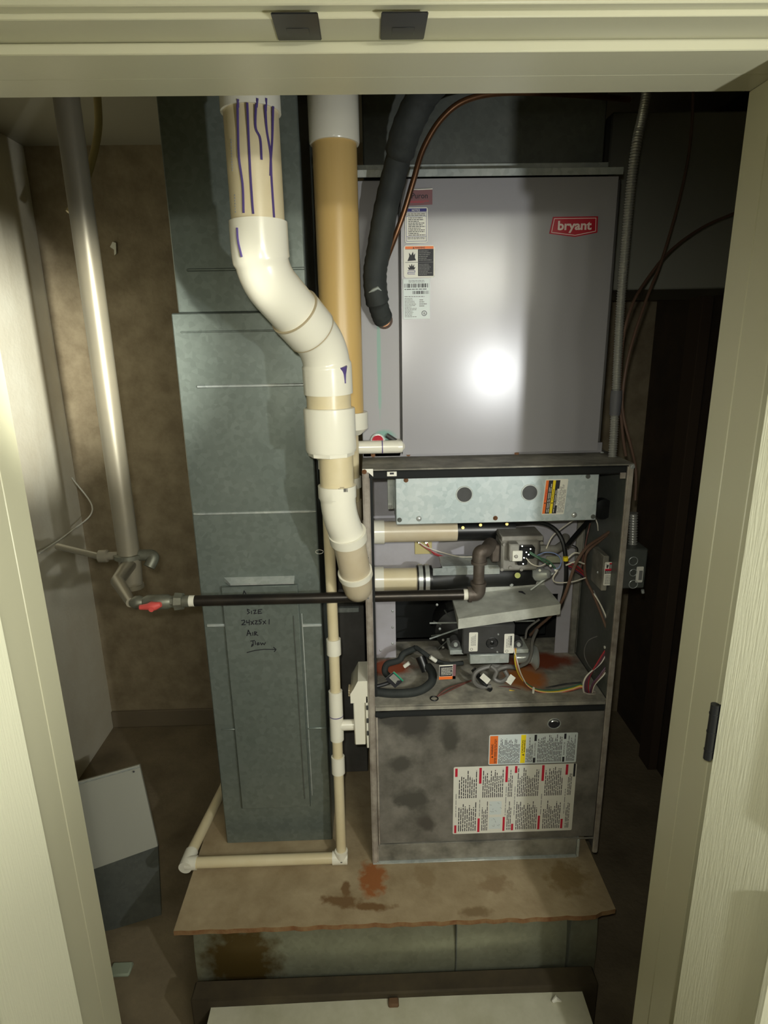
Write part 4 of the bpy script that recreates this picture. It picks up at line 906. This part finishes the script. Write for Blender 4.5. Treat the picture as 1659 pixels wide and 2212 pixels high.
for p0, p1, rr_ in ((985, 1012, 1.35), (1048, 1082, 1.3), (1380, 1423, 1.35), (1500, 1550, 1.32), (1552, 1600, 1.32), (1635, 1668, 1.3)):
    MB().cyl(DP(p0), DP(p1), rq*rr_, seg=20).build('pipe_coupling', pvc, cdn)
MB().cyl(DP(1551.5), DP(1550), rq*1.34, seg=20).build('primer_ring', primer, cdn)
zt2 = DP(1571); MB().cyl(zt2, (P(772, 1571, zt2.y).x, zt2.y, zt2.z), rq*1.05, seg=18).build('tee_branch', pvc, cdn)
xl = P(402, 1867, QY).x
q = MB().tube([(xd, QY, zb+.024), (xd, QY, zb), ], rq*1.3, 20); q.tube([(xd+rq*1.2, QY, zb), (xd-.025, QY, zb)], rq*1.3, 20); q.build('drain_elbow', pvc, cdn)
MB().cyl((xd-.02, QY, zb), (xl+.01, QY, zb), rq*1.08, seg=20).build('drain_pipe', pvcy, cdn)
bk = PZ(484, 1700, zb)
q = MB().tube([(xl+.03, QY, zb), (xl, QY, zb), ], rq*1.32, 20); q.tube([(xl+.002, QY-rq*1.2, zb), lerp((xl, QY, zb), (bk.x, bk.y, zb), .13)], rq*1.32, 20); q.build('drain_elbow', pvc, cdn)
MB().tube([(xl, QY, zb), (bk.x, bk.y, zb), (bk.x-.01, 2.2, zb)], rq*1.08, 20).build('drain_pipe', pvcy, cdn)
# red plug and tube end at coil outlet
q = MB(); c = P(816, 951, 1.488); q.cyl(c, c+V((0, -.012, 0)), .014, seg=20); q.cyl(c+V((0, 0, 0)), c+V((0, -.006, 0)), .0175, seg=20, mi=1)
tag(q.build('drain_plug', [mat('plug_red', (176, 24, 48), .25), steel]), 'small red round plug above the white drain elbow', 'plug')
q = MB(); q.tube([P(835, 940, 1.485), P(860, 956, 1.48)], .006, 10); tag(q.build('drain_boot', dgrey), 'dark stub beside the red plug on the coil cabinet', 'stub')

# condensate trap (white plastic box on furnace side)
ct = thing('condensate_trap', 'white plastic condensate trap box mounted at the furnace left side', 'trap box', P(782, 1612, 1.40))
q = MB(); TX1 = FX0-.0012
x0 = P(765, 1560, 1.37).x
q.box(x0, TX1-.008, 1.36, 1.44, P(780, 1610, 1.36).z, P(780, 1515, 1.36).z, .003); q.box(TX1-.0075, TX1, 1.352, 1.45, P(780, 1613, 1.36).z, P(780, 1500, 1.36).z, .002); q.build('trap_body', pvc, ct)
x00 = P(757, 1500, 1.36).x; zA, zB, zC_ = P(775, 1515, 1.36).z, P(775, 1495, 1.36).z, P(775, 1468, 1.36).z
q = MB(); q.prism([(x00, zA), (TX1, zA), (TX1, zC_), (x00+.02, zC_), (x00+.008, zB+.012), (x00, zB)], 1.352, 1.45); q.build('trap_head', pvc, ct)
for k in range(3): MB().box(x00-.006, x00-.0005, 1.37, 1.40, zA+.008+.007*k, zA+.012+.007*k, .001).build('trap_rib', pvcg, ct)
for py in (1528, 1556, 1583): MB().box(TX1-.006, TX1-.0005, 1.347, 1.3515, P(790, py+5, 1.35).z, P(790, py-4, 1.35).z, .001).build('trap_clip', dgrey, ct)

# ============================================================ GAS LINE
gl = thing('gas_pipe', 'black iron gas pipe with red handled shutoff feeding the furnace', 'pipe', (-.3, 1.46, .9))
GYP = 1.373; gz = P(700, 1293, GYP).z; gxr = P(1015, 1284, GYP).x; gxl = P(420, 1297, GYP).x; rg = .0134
gzr = P(1015, 1284, GYP).z
MB().cyl((gxl, GYP, P(420, 1298, GYP).z), (gxr-.005, GYP, gzr), rg, seg=24).build('gas_pipe_run', iron, gl)
MB().cyl((gxl-.016, GYP, P(412, 1298, GYP).z), (gxl+.001, GYP, P(420, 1298, GYP).z), rg*1.02, seg=24).build('pipe_dope', dope, gl)
MB().cyl((gxr-.016, GYP, gzr), (gxr-.002, GYP, gzr), rg*1.02, seg=24).build('pipe_dope', dope, gl)
ex = P(1033, 1284, GYP).x; zu = P(1036, 1192, GYP).z
q = MB().tube(fillet([(gxr-.004, GYP, gzr), (ex, GYP, gzr), (ex+.001, GYP, gzr+.03)], .02, 8), rg*1.28, 20); q.cyl((gxr-.005, GYP, gzr), (gxr+.003, GYP, gzr), rg*1.45, seg=20); q.cyl((ex, GYP, gzr+.026), (ex, GYP, gzr+.032), rg*1.45, seg=20); q.build('iron_elbow', ironf, gl)
MB().cyl((ex, GYP, gzr+.03), (ex, GYP, zu-.02), rg, seg=20).build('gas_riser', ironf, gl)
q = MB().tube(fillet([(ex, GYP, zu-.028), (ex, GYP, zu), (P(1050, 1192, GYP).x, GYP+.006, zu), (P(1062, 1192, GY+.01).x-.0005, GY+.025, zu)], .02, 8), rg*1.25, 20); q.cyl((ex, GYP, zu-.03), (ex, GYP, zu-.023), rg*1.45, seg=20); q.build('iron_elbow', ironf, gl)
# valve and union on the left
zl = P(350, 1300, GYP).z; xA, xB = P(292, 1300, GYP).x, P(372, 1300, GYP).x
q = MB().tube([(xA-.012, GYP, zl-.001), (xA, GYP, zl), (xA+.01, GYP, zl), (xA+.02, GYP, zl), (xA+.03, GYP, zl), (xB-.01, GYP, zl), (xB, GYP, zl)], [.008, .016, .017, .013, .018, .018, .013], 16); gv = q.build('gas_cock', brassf, gl); lab(gv, 'grey shutoff valve body')
q = MB(); h0 = P(302, 1312, GYP-.03); h1_ = P(348, 1308, GYP-.03)
q.tube([h0, lerp(h0, h1_, .35), lerp(h0, h1_, .55), lerp(h0, h1_, .75), h1_+V((0, 0, .003))], [.006, .008, .012, .010, .006], 12); q.cyl(lerp(h0, h1_, .6)+V((0, -.012, -.004)), lerp(h0, h1_, .6)+V((0, .028, 0)), .006, seg=12); lab(q.build('valve_handle', redh, gv), 'red lever handle')
q = MB(); x1_ = P(385, 1299, GYP).x; q.tube([(xB-.002, GYP, zl), (xB+.008, GYP, zl)], .015, 8); q.tube([(x1_-.006, GYP, zl), (x1_+.012, GYP, zl)], [.023, .021], 8); q.tube([(xB, GYP, zl), (gxl-.012, GYP, zl)], .0145, 16); lab(q.build('pipe_union', brassf, gl), 'grey union nut')
# riser at the left with ring, tee and branch
RY = 1.66; xr_ = P(268, 1120, RY).x; rr2 = .030
ztee = P(270, 1200, RY).z
MB().cyl((xr_, RY, ztee+.004), (xr_, RY, ZC-.001), rr2, seg=28).build('galvanized_riser', galvpipe, gl)
q = MB().tube([(xr_, RY, ztee-.006), (xr_, RY, ztee+.006)], rr2*1.35, 28); lab(q.build('riser_ring', brassf, gl), 'pale threaded ring')
q = MB().tube([(xr_, RY, ztee-.006), (xr_, RY, P(275, 1262, RY).z)], [rr2*1.05, rr2*.9], 24); q.tube([(xr_, RY, P(275, 1262, RY).z), (xr_, RY, P(275, 1270, RY).z)], rr2*1.0, 24); q.tube([(xr_, RY, P(275, 1270, RY).z), (xr_, RY, zl+.0), (xr_+.02, (RY+GYP)/2, zl), (xA-.01, GYP, zl)], [rr2*.8, rr2*.75, .017, .012], 16); q.build('reducing_tee', galvpipe, gl)
q = MB().tube([(xr_-.03, RY, ztee), (xr_-.06, RY, ztee), (xr_-.062, RY, ztee), (xr_-.085, RY, ztee), (xr_-.087, RY, ztee), (-.95, RY+.1, ztee)], [.012, .012, .018, .018, .010, .010], 14); q.build('branch_pipe', galvpipe, gl)
q = MB().tube(fillet([(xr_+.03, RY, ztee), (xr_+.075, RY, ztee), (xr_+.06, RY-.02, ztee-.03)], .02, 8), .0165, 16); q.build('tee_elbow', brassf, gl)

# ============================================================ REFRIGERANT LINES
sl = thing('suction_line', 'thick black insulated refrigerant line bending down to the coil cabinet', 'pipe', P(823, 690, 1.46))
pth = spline([P(960, 150, 1.30), P(915, 205, 1.33), P(878, 280, 1.36), P(856, 360, 1.40), P(834, 450, 1.42), P(818, 540, 1.43), P(810, 590, 1.435), P(813, 640, 1.44), P(823, 678, 1.46), P(829, 690, 1.472)], 8)
n = len(pth); MB().tube(pth, [rp(850, 400, 27, 1.4)*(1.15 if i < n*.3 else 1)-(.0035 if i > n*.8 else 0)-(.004 if i > n*.95 else 0)+.0008*math.sin(i*2.2) for i in range(n)], 24).build('insulation', rubber, sl)
q = MB().tube([P(815, 636, 1.425), P(818, 642, 1.43)], .0245, 20) if False else None
MB().tube([P(797, 632, 1.418), P(806, 627, 1.412), P(816, 622, 1.412), P(824, 628, 1.416)], [.001, .0035, .004, .001], 6).build('torn_tape', mat('torn_grey', (150, 156, 150), .6), sl)
MB().cyl(P(830, 692, 1.468), P(830, 692, 1.489), .014, .02, seg=20).build('line_stub', copper, sl)
ll = tag(MB().tube(spline([P(1360, 215, 1.55), P(1250, 205, 1.50), P(1100, 200, 1.44), P(1010, 215, 1.42), P(955, 255, 1.42), P(915, 320, 1.425), P(893, 390, 1.43), P(872, 460, 1.44), P(852, 515, 1.45), P(835, 560, 1.465), P(828, 585, 1.48)], 8), .0062, 14).build('liquid_line', copper), 'thin brown copper line arching over beside the black insulated line', 'pipe')

# ============================================================ CONDUIT, WIRES, BOX AT RIGHT
fc = thing('flexible_conduit', 'ribbed steel flexible conduit running down beside the coil cabinet', 'conduit', P(1322, 985, 1.43))
def flex(pts, r, name, par, pitch=.0055, seg=16):
    sp_ = [V(p_) for p_ in pts]; L = [0]
    for i in range(1, len(sp_)): L.append(L[-1]+(sp_[i]-sp_[i-1]).length)
    N = max(6, int(L[-1]/pitch))*4; out = []; rs = []; j = 1
    for k in range(N+1):
        s_ = L[-1]*k/N
        while j < len(L)-1 and L[j] < s_: j += 1
        t = (s_-L[j-1])/max(1e-9, L[j]-L[j-1]); out.append(lerp(sp_[j-1], sp_[j], min(1, t))); rs.append(r*(1+.13*math.cos(k*PI/2)))
    return MB().tube(out, rs, seg).build(name, conduitm, par, 80)
KY = 1.435
flex(spline([P(1402, 165, KY+.03), P(1390, 240, KY+.02), P(1375, 310, KY), P(1363, 400, KY), P(1352, 520, KY), P(1342, 640, KY), P(1335, 760, KY), P(1331, 845, KY)], 6), .0095, 'conduit_run', fc)
flex([P(1328, 893, KY), P(1326, 940, KY), V((P(1323, 985, KY).x, KY, FZ1+.0015))], .0095, 'conduit_run', fc)
lab(MB().tube([P(1332, 843, KY), P(1331, 860, KY), P(1328, 896, KY)], [.0125, .0135, .0125], 16).build('tape_wrap', tape, fc), 'grey tape wrap')
for i, pp in enumerate(([(1500, 140, 1.66), (1492, 300, 1.65), (1470, 420, 1.62), (1430, 560, 1.56), (1395, 650, 1.50), (1360, 760, 1.46), (1345, 850, 1.452), (1347, 900, 1.452), (1362, 960, 1.452), (1372, 1005, 1.46), (1374, 1040, 1.46), (1372, 1080, 1.46)],
                        [(1600, 455, 1.68), (1520, 490, 1.66), (1450, 540, 1.60), (1400, 600, 1.54), (1365, 660, 1.48), (1345, 740, 1.468), (1339, 850, 1.462), (1342, 900, 1.458), (1346, 945, 1.455), (1352, 985, 1.455)])):
    q = MB().tube(spline([P(*p_) for p_ in pp], 8), .0036, 8)
    tag(q.build('thermostat_cable', brown), ['brown cable bowing outward down the furnace right side', 'brown cable sweeping from the upper right to the conduit'][i], 'cable')
ob = thing('disconnect_box', 'grey steel electrical box on the furnace right outer side', 'electrical box', P(1372, 1275, 1.42))
X0 = FX1+.0015; X1 = P(1397, 1230, 1.41).x; z1 = P(1375, 1186, 1.41).z; z0 = P(1375, 1272, 1.41).z
MB().box(X0, X1, 1.41, 1.49, z0, z1, .004).build('box_body', galvd, ob)
flex([P(1368, 1108, 1.45), V((P(1366, 1180, 1.45).x, 1.45, z1+.0005))], .0105, 'conduit_run', ob, .0065)
for py, r_ in ((1212, .011), (1262, .011), (1237, .009)):
    c = P(1368, py, 1.4095); MB().tube([c+V((r_*math.cos(a), -.0003, r_*math.sin(a))) for a in [k*PI/10 for k in range(21)]], .0009, 5).build('knockout', galvb, ob)
O, U, D = face(1374, 1224, 1389, 1258, 1.4095); s = Sticker(O, U, D, .0004); s.base(0, rad=.12); s.rect(.4, .25, .9, .85, 2); s.build('part_label', ob)
MB().cyl(P(1388, 1274, 1.43), P(1389, 1281, 1.43), .004, seg=8).build('box_screw', galvb, ob)

# ============================================================ LEFT SIDE OBJECTS
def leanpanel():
    t = thing('leaning_panel', 'white metal panel, lower half coloured as shade, leaning in the left corner of the closet', 'panel', (-.75, 1.5, 0))
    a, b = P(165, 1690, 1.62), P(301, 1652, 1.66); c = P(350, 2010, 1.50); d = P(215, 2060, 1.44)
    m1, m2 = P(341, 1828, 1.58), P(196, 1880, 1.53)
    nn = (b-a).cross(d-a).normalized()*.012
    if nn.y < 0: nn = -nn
    for nm, q4, mm in (('white_face', [m2, m1, b, a], mat('panel_offwhite', (176, 176, 164), .4)), ('shaded_face', [d, c, m1, m2], galvd)):  # lower half takes a dark grey for the shade on the panel
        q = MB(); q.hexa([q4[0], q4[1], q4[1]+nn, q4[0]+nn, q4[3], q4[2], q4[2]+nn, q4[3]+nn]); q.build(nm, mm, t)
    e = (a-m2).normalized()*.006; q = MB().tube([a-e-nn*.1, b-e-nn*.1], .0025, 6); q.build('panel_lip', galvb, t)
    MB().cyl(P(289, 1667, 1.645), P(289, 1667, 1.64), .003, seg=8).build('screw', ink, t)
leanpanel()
q = MB().tube(spline([(XL+.006, 2.50-.02, P(225, 1030, 2.48).z), P(200, 1100, 2.44), P(150, 1150, 2.3), P(85, 1195, 2.1)], 8), .003, 7); tag(q.build('loose_wire', white), 'thin pale wire sagging across the left wall', 'wire')
q = MB().tube(spline([P(210, 200, 2.0), P(212, 280, 2.0), P(195, 360, 1.98), P(172, 420, 1.95), P(150, 460, 1.93)], 8), [.011]*33, 10); tag(q.build('tan_hose', mat('tan_hose', (176, 160, 110), .5)), 'tan hose hanging from above in the upper left corner', 'hose')
c = P(243, 536, 2.515); q = MB().prism([(c.x-.008, c.z+.004), (c.x+.004, c.z+.022), (c.x+.016, c.z+.018), (c.x+.012, c.z-.02), (c.x+.004, c.z-.026), (c.x+.006, c.z-.006)], 2.5125, 2.519); tag(q.build('crescent_mark', mat('crescent', (250, 250, 235), .3)), 'tiny bright foil mark on the brown back wall', 'scrap')  # small pale crescent slab set on the back wall
c = PZ(262, 2098, 0); q = MB().box(c.x-.03, c.x+.03, c.y-.02, c.y+.02, .0005, .012, .004); tag(q.build('drywall_scrap', mat('scrap_pale', (150, 160, 140), .8)), 'pale drywall scrap on the closet floor by the left jamb', 'debris')
struct(MB().box(XL+.0005, -.6, YB-.014, YB-.0005, 0, .085, .003).build('baseboard_back', mat('base_brown', (124, 112, 92), .8)))
